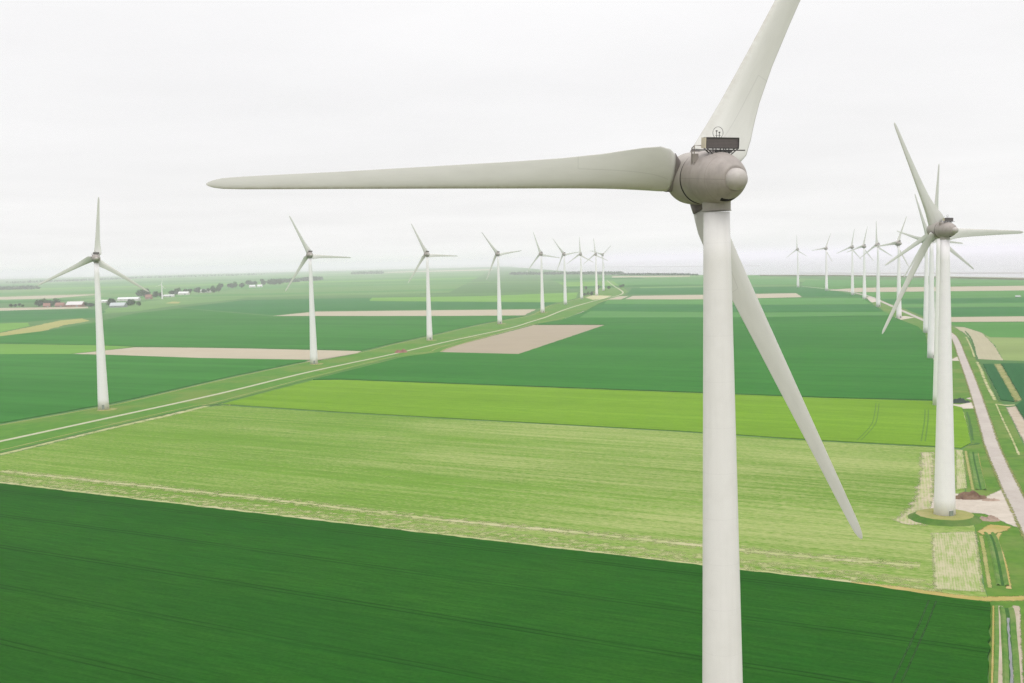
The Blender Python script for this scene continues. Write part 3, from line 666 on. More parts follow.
# r, leading edge, trailing edge, thickness ratio, twist
BLADE = [(1.3, .85, 1.25, .92, 33), (2.25, .90, 2.05, .62, 36), (2.9, .90, 2.50, .50, 36), (3.8, .86, 2.72, .42, 34), (5.2, .80, 2.62, .38, 30), (7.0, .74, 2.36, .35, 24), (8.5, .71, 2.14, .33, 20),
         (12, .66, 1.80, .29, 13), (16, .62, 1.55, .26, 9), (21.5, .56, 1.27, .24, 5.5), (26, .52, 1.04, .22, 3.5), (30, .48, .84, .21, 2), (34, .45, .68, .2, .4), (37.3, .42, .53, .19, 0), (38.8, .37, .43, .19, 0), (39.5, .27, .28, .2, 0), (39.85, .15, .14, .2, 0), (40, .04, .03, .3, 0)]
def blade_rings(rs, n=22, sc=1.0, chord=1.0, fat=0.0):
    out = []
    for r in rs:
        _, le, te, th, tw = lerp_tab(BLADE, r)
        c = (le + te) * chord; le *= chord
        ring = []
        bt = R_(tw)
        for k in range(n):
            a = 2 * PI * k / n
            xc = .5 * (1 + math.cos(a))               # 1 at trailing edge, 0 at leading edge
            yt = 5 * th * (.2969 * math.sqrt(max(xc, 0)) - .126 * xc - .3516 * xc ** 2 + .2843 * xc ** 3 - .1036 * xc ** 4)
            circ = math.sqrt(max(.25 - (xc - .5) ** 2, 0)) * min(1.0, th * 1.15)
            mixk = min(1, max(0, (th - .40) / .5))
            y = (yt * (1 - mixk) + circ * mixk) * c * (1 if math.sin(a) >= 0 else -.8) * (1 + fat)
            x = le - xc * c
            if fat: x = x * (1 + fat)
            X = x + y * math.sin(bt)
            Y = -x * math.tan(bt) + y * math.cos(bt)
            ring.append((X * sc, Y * sc, r * sc))
        out.append(ring)
    return out
def loft(bm, rings, cap=True):
    V = [[bm.verts.new(p) for p in ring] for ring in rings]
    n = len(V[0])
    for A, B in zip(V, V[1:]):
        for k in range(n): bm.faces.new((A[k], A[(k + 1) % n], B[(k + 1) % n], B[k]))
    if cap: bm.faces.new(V[0][::-1]); bm.faces.new(V[-1])

def blade_matrix(t, cone):
    """span along local Z, leading edge +X, downwind +Y, in the rotor frame (axis +Y)"""
    s = Vector((math.cos(t), 0, math.sin(t))); m = Vector((-math.sin(t), 0, math.cos(t))); a = Vector((0, 1, 0))
    s2 = (math.cos(cone) * s + math.sin(cone) * a).normalized(); y = s2.cross(m)
    return Matrix((m, y, s2)).transposed().to_4x4()

def ruled(k0, k1, n, f): return [(k0 + (k1 - k0) * i / n, f(i / n)) for i in range(n + 1)]

def interp(pts, x):
    for (a, b), (c, d) in zip(pts, pts[1:]):
        if x <= c:
            s = (x - a) / (c - a); s = s * s * (3 - 2 * s) * .35 + s * .65
            return b + (d - b) * s
    return pts[-1][1]
def fine(pts, n=40):
    # Catmull-Rom through a profile
    P = [Vector((p[0], p[1], 0)) for p in pts]; out = []
    for i in range(len(P) - 1):
        a = P[max(i - 1, 0)]; b = P[i]; c = P[i + 1]; d = P[min(i + 2, len(P) - 1)]
        for j in range(5):
            s = j / 5
            q = .5 * ((2 * b) + (c - a) * s + (2 * a - 5 * b + 4 * c - d) * s * s + (3 * b - a - 3 * c + d) * s ** 3)
            out.append((q.x, max(q.y, .01)))
    out.append((P[-1].x, P[-1].y)); return out

def build_turbine(name, hub_h, R, oh, tilt, cone, tower_prof, mt, phase, chord=1.0, seg=40, nsc=1.0, detail=True):
    """base Empty; local +Y is the upwind rotor side, rotor plane X-Z"""
    root = empty(name)
    bm = bmesh.new(); add_lathe(bm, tower_prof, seg, 'Z')
    tw = obj('tower', bm, mt, root, smooth=False)
    for p in tw.data.polygons: p.use_smooth = len(p.vertices) == 4
    ht = tower_prof[-1][0]; rtop = tower_prof[-1][1]
    # nacelle frame: origin at rotor centre, tilted
    ax = Vector((0, math.cos(tilt), math.sin(tilt)))
    hub = Vector((0, 0, hub_h)) + ax * oh
    FR = Matrix.Translation(hub) @ Matrix.Rotation(tilt, 4, 'X')
    S = Matrix.Scale(nsc, 4)
    # nacelle: k runs rearward -> local -Y
    prof = [(2.07, 1.8)] + fine([(2.08, 2.14), (2.6, 2.21), (3.6, 2.23), (4.5, 2.16), (5.3, 2.0), (6.0, 1.75), (6.6, 1.44), (7.0, 1.14), (7.1, 1.02)]) + [(7.1, .8)]
    bm = bmesh.new(); add_lathe(bm, [(-k, r) for k, r in prof], 48, 'Y', off=(0, 0, .16))
    nac = obj('nacelle', bm, m_nac, root, smooth=True); nac.matrix_local = FR @ S
    bm = bmesh.new(); add_lathe(bm, [(-k, r) for k, r in fine([(6.8, .86), (7.0, .88), (7.5, .86), (7.85, .72), (8.1, .46), (8.2, .2), (8.22, .03)])], 32, 'Y', off=(0, 0, .12))
    obj('tail_cap', bm, m_cap, nac, smooth=True)
    # collar between tower and nacelle
    bm = bmesh.new()
    add_lathe(bm, [(ht + .10, rtop + .13), (ht + .16, rtop + .13), (ht + .17, rtop + .07), (hub_h - 1.35 * nsc, rtop + .11), (hub_h - 1.3 * nsc, rtop - .3)], seg, 'Z')
    obj('yaw_collar', bm, m_spin, root, smooth=False)
    # hub / spinner
    bm = bmesh.new()
    add_lathe(bm, [(-k, r) for k, r in [(1.93, 1.8)] + fine([(1.92, 2.12), (1.3, 2.19), (.4, 2.2), (-.5, 2.1), (-1.3, 1.75), (-2.0, 1.2), (-2.45, .6), (-2.6, .03)])], 48, 'Y', off=(0, 0, .06))
    sp_ = obj('spinner', bm, m_spin, root, smooth=True); sp_.matrix_local = FR @ S
    bm = bmesh.new(); add_lathe(bm, [(-2.03, 2.155), (-1.97, 2.155)], 48, 'Y', off=(0, 0, .1))
    obj('rotor_gap', bm, m_joint, sp_, smooth=False)
    # blades
    k = R / 40.0
    rs = [2.25, 2.5, 2.9, 3.3, 3.8, 4.4, 5.2, 6.0, 7.0, 8.5, 10, 12, 14, 16, 19, 21.5, 24, 26, 28, 30, 32, 34, 36, 37.3, 38.2, 38.8, 39.2, 39.5, 39.7, 39.85, 40]
    bm = bmesh.new(); loft(bm, blade_rings(rs, 24, 1.0, chord)); bme = None
    bm2 = bmesh.new(); loft(bm2, blade_rings([1.1, 1.3, 1.6, 1.9, 2.28], 24, 1.0, chord, .035))
    b0 = obj('blade', bm, m_blade, root, smooth=True)
    c0 = obj('blade_collar', bm2, m_collar, b0, smooth=True)
    bs = [b0]
    for i in (1, 2):
        b = b0.copy(); COL.objects.link(b); b.parent = root
        c = c0.copy(); COL.objects.link(c); c.parent = b
        bs.append(b)
    for i, b in enumerate(bs):
        b.matrix_local = FR @ blade_matrix(phase + i * 2 * PI / 3, cone) @ Matrix.Scale(k, 4)
    # cooler on the nacelle roof
    zt = 2.26; kk = -4.65
    bm = bmesh.new()
    for zc in (zt + .28, zt + 1.12): add_box(bm, (.1, kk, zc), (3.06, .42, .07))
    for xc in (-1.40, 1.60): add_box(bm, (xc, kk, zt + .70), (.07, .42, .77))
    cf = obj('cooler_frame', bm, m_steel, nac)
    bm = bmesh.new(); add_box(bm, (.1, kk, zt + .70), (2.92, .3, .76)); obj('cooler_grille', bm, m_fins, cf)
    bm = bmesh.new(); add_box(bm, (-1.50, kk + .05, zt + .70), (.10, .62, .86)); obj('end_panel', bm, m_cream, cf)
    bm = bmesh.new()
    add_tube(bm, [(-2.3, kk - .2, zt + .14), (2.2, kk - .2, zt + .14)], .055, 6)
    add_tube(bm, [(-2.3, kk + .5, zt + .14), (2.0, kk + .5, zt + .14)], .05, 6)
    for x0, x1 in ((-1.3, -.7), (-.5, -.45), (.2, .2), (.7, .65), (1.5, .9)):
        for yy in (-.2, .3): add_tube(bm, [(x0, kk + yy, zt + .26), (x1, kk + yy, zt - .22)], .05, 6)
    for x in (-.35, .05, .45, .8): add_box(bm, (x, kk - .15, zt + .02), (.26, .3, .16))
    obj('mounting_rails', bm, m_steel, nac)
    bm = bmesh.new()
    add_tube(bm, [(-.25 + .47 * math.cos(q * PI / 12), kk, zt + 1.52 + .47 * math.sin(q * PI / 12)) for q in range(24)], .02, 6, True)
    add_tube(bm, [(-.38, kk, zt + 1.12), (-.38, kk, zt + 1.62)], .025, 6)
    add_tube(bm, [(-.12, kk, zt + 1.12), (-.12, kk, zt + 1.52)], .025, 6)
    add_tube(bm, [(-.5, kk, zt + 1.3), (0.0, kk, zt + 1.3)], .02, 6)
    add_box(bm, (-.38, kk, zt + 1.66), (.16, .05, .09)); add_box(bm, (-.12, kk, zt + 1.55), (.1, .1, .1))
    obj('wind_sensor', bm, m_steel, nac)
    bm = bmesh.new()
    add_tube(bm, [(-1.95, -3.9, 1.2), (-1.95, -3.9, 2.75), (-1.5, -4.3, 2.75)], .05, 6)
    add_tube(bm, [(-1.95, -3.5, 1.2), (-1.95, -3.5, 2.55), (-1.95, -3.9, 2.75)], .05, 6)
    add_box(bm, (-1.75, -3.7, 1.75), (.35, .5, .7))
    obj('service_bracket', bm, m_nac, nac)
    # dark air outlet under the tail
    bm = bmesh.new()
    V = []
    for i in range(9):
        kq = 5.75 + .10 * i
        rr = interp([(5.3, 2.0), (6.0, 1.73), (6.55, 1.42), (6.95, 1.1)], kq) + .035
        V.append([bm.verts.new((rr * math.sin(q), -kq, .16 - rr * math.cos(q))) for q in [R_(-22 + 44 * j / 8) * (1 - abs(i - 4) / 14) for j in range(9)]])
    for A, B in zip(V, V[1:]):
        for j in range(8): bm.faces.new((A[j], A[j + 1], B[j + 1], B[j]))
    bmesh.ops.solidify(bm, geom=bm.faces[:], thickness=.06)
    obj('air_outlet', bm, m_joint, nac)
    return root, bs, FR, cone, k

def dup(o, parent=None):
    c = o.copy(); COL.objects.link(c); c.parent = parent
    for ch in list(o.children): dup(ch, c)
    return c

def tower_profile(ht, rt_, rb, ex, n=14):
    P = []
    for i in range(n + 1):
        z = ht * i / n
        P.append((z, rt_ + (rb - rt_) * (1 - z / ht) ** ex))
    return P

# nearest turbine
MAIN_YAW = R_(20.20); TILT = R_(5.32)
hubz = 83.063
root, bs, FR, cone, k = build_turbine('wind_turbine', hubz, 40.0, 3.861, TILT, R_(1.19), tower_profile(80.42, 1.07, 2.32, 1.0, 20), m_tower, R_(60.6), seg=64)
root.location = (16.885, 94.883, 0); root.rotation_euler = (0, 0, MAIN_YAW)
tag(root, 'huge foreground wind turbine with brown egg-shaped nacelle, seen from behind at hub height', 'wind turbine', 'wind turbines')
for c_ in root.children:
    if c_.name in ('tower', 'yaw_collar'): c_.location.x = .2
t3 = R_(60.6) + 4 * PI / 3
bs[2].matrix_local = FR @ Matrix.Translation(Vector((-math.sin(t3), 0, math.cos(t3))) * .34) @ blade_matrix(t3 - .34 / 40, cone) @ Matrix.Scale(k, 4)
bm = bmesh.new(); add_box(bm, (.2, -2.33, 1.5), (1.0, .2, 2.2)); obj('door', bm, m_door, root)

# the two rows behind
ROW_H = 85.0; ROW_R = 33.95; ROW_OH = 3.87
proto, pbs, pFR, pcone, pk = build_turbine('wind_turbine', ROW_H, ROW_R, ROW_OH, R_(3), 0.0, tower_profile(82.3, 1.25, 3.05, 1.15), m_towerR, R_(90), chord=1.22, seg=28, nsc=1.04, detail=False)
bm = bmesh.new(); add_box(bm, (-.4, -3.02, 1.6), (1.3, .24, 2.4)); obj('door', bm, m_door, proto)
G4X, G4Y = [(385.4, 1066.5)][0]
ROWS = [  # x, y, yaw, phase, height factor, label
 (-228.3, 636.6, 23.8, 84.7, .985, 'leftmost turbine, blades in an upright Y, at the near end of the left row'),
 (-155.5, 897.8, 22.3, 115.3, 1, 'second turbine of the left row, its base at the end of a bare tan strip'),
 (-81.7, 1140.0, 22.9, 115.9, 1, 'third turbine of the left row, just behind the brown heap by the road'),
 (-14.4, 1407.0, 23.8, 126.1, 1, 'fourth turbine of the left row, directly above the left end of the brown field wedge'),
 (45.8, 1677.0, 26.5, 109.3, 1, 'fifth turbine of the left row, above the right half of the brown field wedge'),
 (92.4, 1957.0, 25.0, 126.5, 1, 'sixth turbine of the left row, with one blade level to the right'),
 (134.9, 2192.8, 24, 92, 1, 'seventh turbine of the left row with one blade straight up'),
 (178.1, 2386.8, 24, 96, 1, 'second farthest turbine of the left row, standing on sandy ground among scrub'),
 (220.1, 2728.6, 24, 42, 1, 'farthest turbine of the left row, closing the line near the road bend'),
 (122.8, 325.3, 23.2, 118.3, .968, 'thick-towered turbine on a grassy mound with gravel pad, nearest of the right row'),
 (210.7, 565.7, 24.8, 86.7, 1, 'turbine hidden behind the nearest right-row tower, its Y-shaped blades showing around it'),
 (297.3, 812.7, 24, 113, 1, 'turbine seen just left of the nearest right-row tower, one blade pointing steeply up-left'),
 (G4X, G4Y, 24, 43, 1, 'turbine whose tower peeks out behind two nearer right-row towers'),
 (441.7, 1309.0, 24, 66, 1, 'right-row turbine standing alone left of the overlapping towers, one blade level left'),
 (508.1, 1590.8, 24, 92, 1, 'fifth turbine from the far end of the right row, one blade straight up'),
 (569.8, 1853.3, 24, 75, 1, 'fourth turbine from the far end of the right row, close beside a taller one'),
 (611.3, 2057.7, 24, 78, 1, 'third turbine from the far end of the right row'),
 (639.3, 2329.2, 24, 66, 1, 'second turbine from the far end of the right row, standing apart'),
 (650.6, 2605.0, 24, 92, 1, 'farthest turbine of the right row, nearest to the blade of the foreground turbine'),
]
TURB = [proto] + [dup(proto) for _ in ROWS[1:]]
for o, (x, y, yaw, ph, hf, lab) in zip(TURB, ROWS):
    o.location = (x, y, 0); o.rotation_euler = (0, 0, R_(yaw)); 
    tag(o, lab, 'wind turbine', 'wind turbines')
    bl = [c for c in o.children if c.name.split('.')[0] == 'blade']
    for j, b in enumerate(bl):
        b.matrix_local = pFR @ blade_matrix(R_(ph) + j * 2 * PI / 3, pcone) @ Matrix.Scale(pk, 4)
    if hf != 1:
        dz = ROW_H * (1 - hf) 
        for c in o.children:
            if c.name.startswith('tower'): c.scale = (1, 1, (82.3 - dz) / 82.3)
            elif c.name.startswith('door'): pass
            else: c.location.z -= dz

# grassy mound under the nearest right-row tower
m_slope = rough_mat('mound_slope_grass', (.045, .125, .018), (.08, .17, .025), (.13, .18, .05), .5)
m_ring = rough_mat('dry_ring_grass', (.30, .28, .10), (.22, .25, .07), (.36, .31, .16), .35)
def mound(name, c, r0, r1, h, mats, label, cat):
    bm = bmesh.new(); n = 48; rnd = random.Random(4)
    rings = []
    for rr, z in ((r1 + .3, -.02), (r1 - .4, h * .25), (r0 + .5, h * .8), (r0, h), (4.6, h + .12), (2.85, h + .1)):
        rings.append([bm.verts.new((c[0] + rr * (1 + rnd.uniform(-.025, .025)) * math.cos(2 * PI * q / n), c[1] + rr * (1 + rnd.uniform(-.025, .025)) * math.sin(2 * PI * q / n), z)) for q in range(n)])
    for i, (A, B) in enumerate(zip(rings, rings[1:])):
        for q in range(n):
            f = bm.faces.new((A[q], A[(q + 1) % n], B[(q + 1) % n], B[q])); f.material_index = 0 if i < 3 else (1 if i < 4 else 2)
    o = obj(name, bm, mats, smooth=True)
    tag(o, label, cat, None, 'structure'); return o
mound('mound', (122.8, 325.3), 7.8, 9.9, 1.25, [m_slope, m_ring, m_ring], 'round grassy mound under the nearest right-row turbine', 'mound')
for (x, y) in ((-228.3, 636.6), (-155.5, 897.8), (-81.7, 1140.0), (-14.4, 1407.0), (45.8, 1677.0)):
    P = [(x + 2.5 + 5.5 * math.cos(q), y - 2 + 7 * math.sin(q)) for q in [i * PI / 12 for i in range(24)]]
    sheet('gravel_pad', P, .06, m_dry, 1.5, .5)

# ------------------------------------------------------------------ heaps
def heap(name, c, lx, ly, h, rz, mat, label, cat, seed, group=None):
    rnd = random.Random(seed); bm = bmesh.new(); nx, ny = 26, 14
    from mathutils import noise
    V = []
    for i in range(nx + 1):
        row = []
        for j in range(ny + 1):
            u, v = i / nx * 2 - 1, j / ny * 2 - 1
            d = max(0, 1 - (u * u * .9 + v * v)) ** .7
            n_ = .6 + .8 * noise.noise(Vector((u * 2.2 + seed, v * 2.2, 0))) + .35 * noise.noise(Vector((u * 7, v * 7 + seed, 1)))
            row.append(bm.verts.new((u * lx / 2, v * ly / 2, d * h * max(.15, n_) - .03)))
        V.append(row)
    for i in range(nx):
        for j in range(ny): bm.faces.new((V[i][j], V[i + 1][j], V[i + 1][j + 1], V[i][j + 1]))
    o = obj(name, bm, mat); o.location = c; o.rotation_euler = (0, 0, rz)
    return tag(o, label, cat, group)
m_earth = rough_mat('dark_earth', (.11, .065, .045), (.18, .11, .075), (.24, .17, .11), .7)
m_rub = rough_mat('pale_rubble', (.36, .27, .21), (.27, .20, .16), (.46, .38, .31), .9)
m_red = rough_mat('reddish_earth', (.30, .15, .11), (.22, .11, .09), (.40, .28, .22), .3)
def at(pp): return (pp[0][0], pp[0][1], 0)
heap('earth_heap', at([(140.2, 351.6)]), 10.5, 6, 2.3, R_(-8), m_earth, 'dark brown earth heap on the gravel pad behind the nearest right-row tower', 'heap', 3)
heap('gravel_heap', at([(145.2, 347.2)]), 5.5, 3.0, .8, R_(-8), m_rub, 'low pale heap at the end of the dark earth heap', 'heap', 12)
heap('rubble_heap', at([(134.1, 322.0)]), 5.8, 4.2, 1.3, R_(-25), m_rub, 'greyish pink rubble heap beside the grassy mound', 'heap', 5)
heap('earth_heap', at([(-96.1, 990.3)]), 12, 6, 3.2, R_(35), m_red, 'reddish brown earth heap beside the left road', 'heap', 8)
heap('sand_heap', at([(67.5, 1811.3)]), 16, 8, 4.0, R_(10), m_gravel, 'pale sand heap between two turbines of the left row', 'heap', 9)
heap('covered_clamp', at([(224.4, 574.1)]), 9.5, 5, 2.6, 0, rough_mat('dark_cover', (.045, .075, .055), (.03, .05, .04), None, .4), 'dark covered heap beside the second right-row gravel pad', 'heap', 14)

# ------------------------------------------------------------------ far trees and farms
m_leaf = []
for i, c in enumerate(((.040, .080, .028), (.050, .095, .032), (.034, .070, .030))):
    gl = NT('tree_leaves', .85, .15); n = gl.noise(gl.objco(), .5, 3.0, .6)
    m_leaf.append(gl.col(gl.mix(gl.ramp(n, .3, .7), mul(c, .6), mul(c, 1.5))))
m_bark = rough_mat('bark', (.10, .08, .06), (.07, .055, .045), None, 1.2)
def tree_mesh(seed, h, wd):
    rnd = random.Random(seed); bm = bmesh.new()
    lobes = [(Vector((rnd.uniform(-.28, .28) * wd, rnd.uniform(-.28, .28) * wd, h * rnd.uniform(.38, .78))), rnd.uniform(.24, .36) * wd) for _ in range(9)]
    for c, r in lobes:
        for _ in range(60):
            d = Vector((rnd.gauss(0, 1), rnd.gauss(0, 1), rnd.gauss(0, 1))).normalized() * r * rnd.uniform(.55, 1.08); d.z *= .85
            p = c + d; s = rnd.uniform(.35, .95)
            a = Vector((rnd.gauss(0, 1), rnd.gauss(0, 1), rnd.gauss(0, 1))).normalized(); b = a.orthogonal().normalized(); e = a.cross(b)
            bm.faces.new([bm.verts.new(p + s * (x * b + y * e)) for x, y in ((-1, -.6), (.2, -.9), (1, .3), (-.1, 1))])
    cr_ = bm
    tb = bmesh.new(); add_lathe(tb, [(0, .45), (h * .25, .34), (h * .6, .16), (h * .8, .05)], 8, 'Z')
    for q in range(5):
        a = q * 1.3; add_tube(tb, [(0, 0, h * .28 + q * .5), (math.cos(a) * wd * .16, math.sin(a) * wd * .16, h * .45 + q * .5), (math.cos(a) * wd * .3, math.sin(a) * wd * .3, h * .6 + q * .4)], .1, 5)
    return cr_, tb
PROT = []
def make_tree(i, h, wd, loc):
    c, tb = tree_mesh(100 + i, h, wd)
    r = empty('tree', loc); obj('crown', c, m_leaf[i % 3], r, normals=False); obj('trunk', tb, m_bark, r)
    return r
def tree(px, base_m, s, label, group, rnd=random.Random(21)):
    i = rnd.randrange(5)
    if len(PROT) <= i and len(PROT) < 5:
        o = make_tree(len(PROT), (11, 13, 10, 14, 9)[len(PROT)], (11, 10, 12, 9, 11)[len(PROT)], base_m); PROT.append(o)
    else:
        o = dup(PROT[i % len(PROT)])
    o.location = base_m; o.rotation_euler = (0, 0, rnd.uniform(0, 6.28)); s *= 1.4; o.scale = (s, s, s * rnd.uniform(.85, 1.1))
    return tag(o, label, 'tree', group)
rt2 = random.Random(5)
def clump(pp, n, spread, s, label, group):
    a, b = pp
    for j in range(n):
        f = (j + .5) / n
        x = a[0] + (b[0] - a[0]) * f + rt2.uniform(-1, 1) * spread * .3; y = a[1] + (b[1] - a[1]) * f + rt2.uniform(0, 1) * spread
        tree(None, (x, y, 0), s * rt2.uniform(.75, 1.2), label, group)
clump([(-1071.7, 2579.5), (-1003.3, 2536.6)], 7, 25, 1.0, 'dark tree of the clump around the brick farmhouse left of the pale-roofed barn', 'trees round the left farmhouse')
clump([(-936.0, 2521.7), (-888.2, 2438.2)], 3, 10, .8, 'small tree right of the pale-roofed barn, next to the leftmost turbine tower', 'trees right of the pale-roofed barn')
clump([(-874.0, 2482.5), (-831.6, 2403.2)], 3, 10, 1.0, 'tree at the left end of the grey-roofed barn', 'trees at the left end of the grey-roofed barn')
clump([(-819.3, 2447.8), (-823.0, 2504.9)], 3, 14, 1.1, 'tree at the right end of the grey-roofed barn', 'trees at the right end of the grey-roofed barn')
tree(None, at([(-795.4, 2459.6)]), .7, 'lone bush standing right of the grey-roofed barn', None)
clump([(-1040.1, 3219.8), (-978.1, 3128.6)], 5, 40, 1.5, 'large dark tree left of the small distant white turbine', 'large trees left of the small white turbine')
clump([(-988.3, 3179.0), (-962.8, 3159.0)], 3, 20, .9, 'lower tree immediately left of the small distant white turbine', 'lower trees beside the small white turbine')
clump([(-1009.0, 3378.7), (-988.3, 3460.8)], 6, 40, 1.0, 'tree of the row behind the first white shed right of the small turbine', 'trees behind the first white shed')
clump([(-999.4, 3565.0), (-965.6, 3600.8)], 6, 40, 1.1, 'tree between the second and third white sheds', 'trees between the white sheds')
clump([(-946.1, 3539.6), (-915.4, 3600.2)], 6, 30, 1.2, 'tree in front of the third white shed', 'trees before the third white shed')
clump([(-1070.8, 4128.7), (-1002.4, 4297.5)], 9, 60, 1.25, 'tree of the belt reaching right from the white sheds', 'tree belt right of the white sheds')
clump([(-1104.0, 4752.4), (-954.7, 4769.5)], 11, 80, 1.4, 'tree round the farthest pale farm buildings', 'trees round the farthest farm')
clump([(-1138.7, 2604.6), (-1092.8, 2581.6)], 4, 10, .55, 'small bush in the hedge at the left edge of the plain', 'bushes at the left edge')
clump([(153.1, 2344.0), (192.0, 2449.2)], 6, 60, .55, 'low scrub tree around the far end of the left row of turbines', 'scrub at the far end of the left row')
clump([(207.3, 2672.9), (263.1, 2902.7)], 8, 160, .6, 'low scrub tree inside the road bend at the far left-row end', 'scrub inside the road bend')

def gable(bm_w, bm_r, L, W, h, rh, over=.5):
    add_box(bm_w, (0, 0, h / 2), (L, W, h))
    for sx_ in (-1, 1):
        p = [bm_w.verts.new((sx_ * L / 2, -W / 2, h)), bm_w.verts.new((sx_ * L / 2, W / 2, h)), bm_w.verts.new((sx_ * L / 2, 0, h + rh))]
        bm_w.faces.new(p)
    e = L / 2 + over; wy = W / 2 + over; lo = h - over * rh / (W / 2)
    for s in (-1, 1):
        q = [(-e, s * wy, lo + .02), (e, s * wy, lo + .02), (e, 0, h + rh + .02), (-e, 0, h + rh + .02)]
        v = [bm_r.verts.new(p) for p in q] + [bm_r.verts.new((p[0], p[1], p[2] + .25)) for p in q]
        for f in ((0, 1, 2, 3), (7, 6, 5, 4), (0, 4, 5, 1), (1, 5, 6, 2), (2, 6, 7, 3), (3, 7, 4, 0)): bm_r.faces.new([v[i] for i in f])
m_brick = paint_mat('brick_wall', (.30, .17, .13), (.22, .13, .10), .4, .85)
m_pale = paint_mat('pale_wall', (.60, .58, .55), (.45, .44, .42), .3, .8)
m_greyw = paint_mat('grey_wall', (.25, .28, .27), (.2, .2, .2), .3, .8)
m_roofr = paint_mat('red_tile', (.27, .13, .10), (.20, .11, .09), .4, .8)
m_roofp = paint_mat('pale_sheet_roof', (.58, .55, .55), (.46, .44, .44), .4, .6)
m_roofw = paint_mat('white_sheet_roof', (.62, .62, .62), (.5, .5, .5), .3, .6)
m_roofg = paint_mat('grey_sheet_roof', (.42, .45, .46), (.34, .36, .37), .4, .6)
m_pane = NT('window_glass', .15, .5).col((.05, .06, .07))
def building(name, pp, L, W, h, rh, rz, mw, mr, label, cat, door=True):
    r = empty(name, at(pp), R_(rz)); a = bmesh.new(); b = bmesh.new(); gable(a, b, L, W, h, rh)
    obj('wall', a, mw, r); obj('roof', b, mr, r)
    if door:
        d = bmesh.new(); add_box(d, (L * .2, -W / 2 - .06, min(h, 4) * .45), (min(L * .15, 4.5), .12, min(h, 4) * .9)); obj('door', d, m_greyw, r)
    for q in (-.32, -.12):
        wb = bmesh.new(); add_box(wb, (L * q, -W / 2 - .05, h * .55), (1.4, .1, 1.3)); obj('window', wb, m_pane, r)
    return tag(r, label, cat)
building('farmhouse', [(-990.1, 2528.4)], 20, 11, 4, 5.5, -8, m_brick, m_roofr, 'red-roofed brick farmhouse beside the pale-roofed barn', 'farmhouse')
building('farmhouse', [(-1021.0, 2531.3)], 14, 9, 4, 5, 10, m_brick, m_roofr, 'small brick farmhouse among the left clump of trees', 'farmhouse')
building('barn', [(-950.9, 2514.7)], 37, 20, 5, 6.5, -8, m_brick, m_roofp, 'wide barn with a pale grey roof left of the leftmost turbine', 'barn')
building('barn', [(-819.2, 2400.6)], 32, 16, 4, 6, -8, m_greyw, m_roofg, 'barn with a grey-blue roof between two tree clumps', 'barn')
building('barn', [(-977.6, 2785.1)], 42, 14, 3.5, 3, -8, m_pale, m_roofw, 'long low white-roofed shed partly behind the leftmost turbine tower', 'shed')
building('barn', [(-961.9, 2898.7)], 54, 18, 5, 4, -4, m_pale, m_roofw, 'longest white-roofed shed, right of the leftmost turbine', 'shed')
building('farmhouse', [(-945.3, 3006.5)], 16, 12, 6, 6, 0, m_brick, m_roofr, 'brick house in front of the large dark trees', 'farmhouse')
building('barn', [(-947.3, 3190.1)], 30, 12, 4, 2.5, -5, m_pale, m_roofw, 'first white shed right of the small distant turbine', 'shed')
building('barn', [(-969.1, 3414.0)], 30, 16, 5, 4.5, -5, m_pale, m_roofw, 'second white shed from the small distant turbine', 'shed')
building('barn', [(-964.7, 3645.1)], 32, 16, 6, 4, -5, m_pale, m_roofw, 'third white shed from the small distant turbine', 'shed')
building('barn', [(-969.5, 4325.9)], 22, 14, 5, 5, -5, m_pale, m_roofw, 'pale building of the farthest farm, on the left', 'barn')
building('barn', [(-951.1, 4370.8)], 18, 14, 5, 5, -5, m_pale, m_roofw, 'pale building of the farthest farm, on the right', 'barn')

# small white turbine by the sheds
st_pos = at([(-906.4, 2992.7)])
sr_ = empty('small_wind_turbine', st_pos, R_(40))
bm = bmesh.new(); add_lathe(bm, [(0, 1.9), (18, 1.5), (36, 1.1)], 16, 'Z'); obj('tower', bm, m_towerR, sr_)
bm = bmesh.new(); add_box(bm, (0, .3, 36.6), (1.6, 4.0, 1.7)); bmesh.ops.bevel(bm, geom=bm.edges[:], offset=.3, segments=2); obj('nacelle', bm, m_towerR, sr_)
bm = bmesh.new(); add_lathe(bm, [(2.2, .7), (2.8, .65), (3.3, .3), (3.45, .03)], 16, 'Y', off=(0, 0, 36.6)); obj('spinner', bm, m_towerR, sr_)
sbm = bmesh.new(); loft(sbm, blade_rings([2.9, 4, 6, 9, 12, 16, 21, 26, 31, 36, 39, 40], 12, .4, 1.2)); sb0 = obj('blade', sbm, m_towerR, sr_, smooth=True)
for j in range(3):
    b = sb0 if j == 0 else sb0.copy()
    if j: COL.objects.link(b); b.parent = sr_
    b.matrix_local = Matrix.Translation((0, 2.7, 36.6)) @ blade_matrix(R_(75 + 120 * j), 0)
tag(sr_, 'small distant white turbine standing by the farm sheds', 'wind turbine')

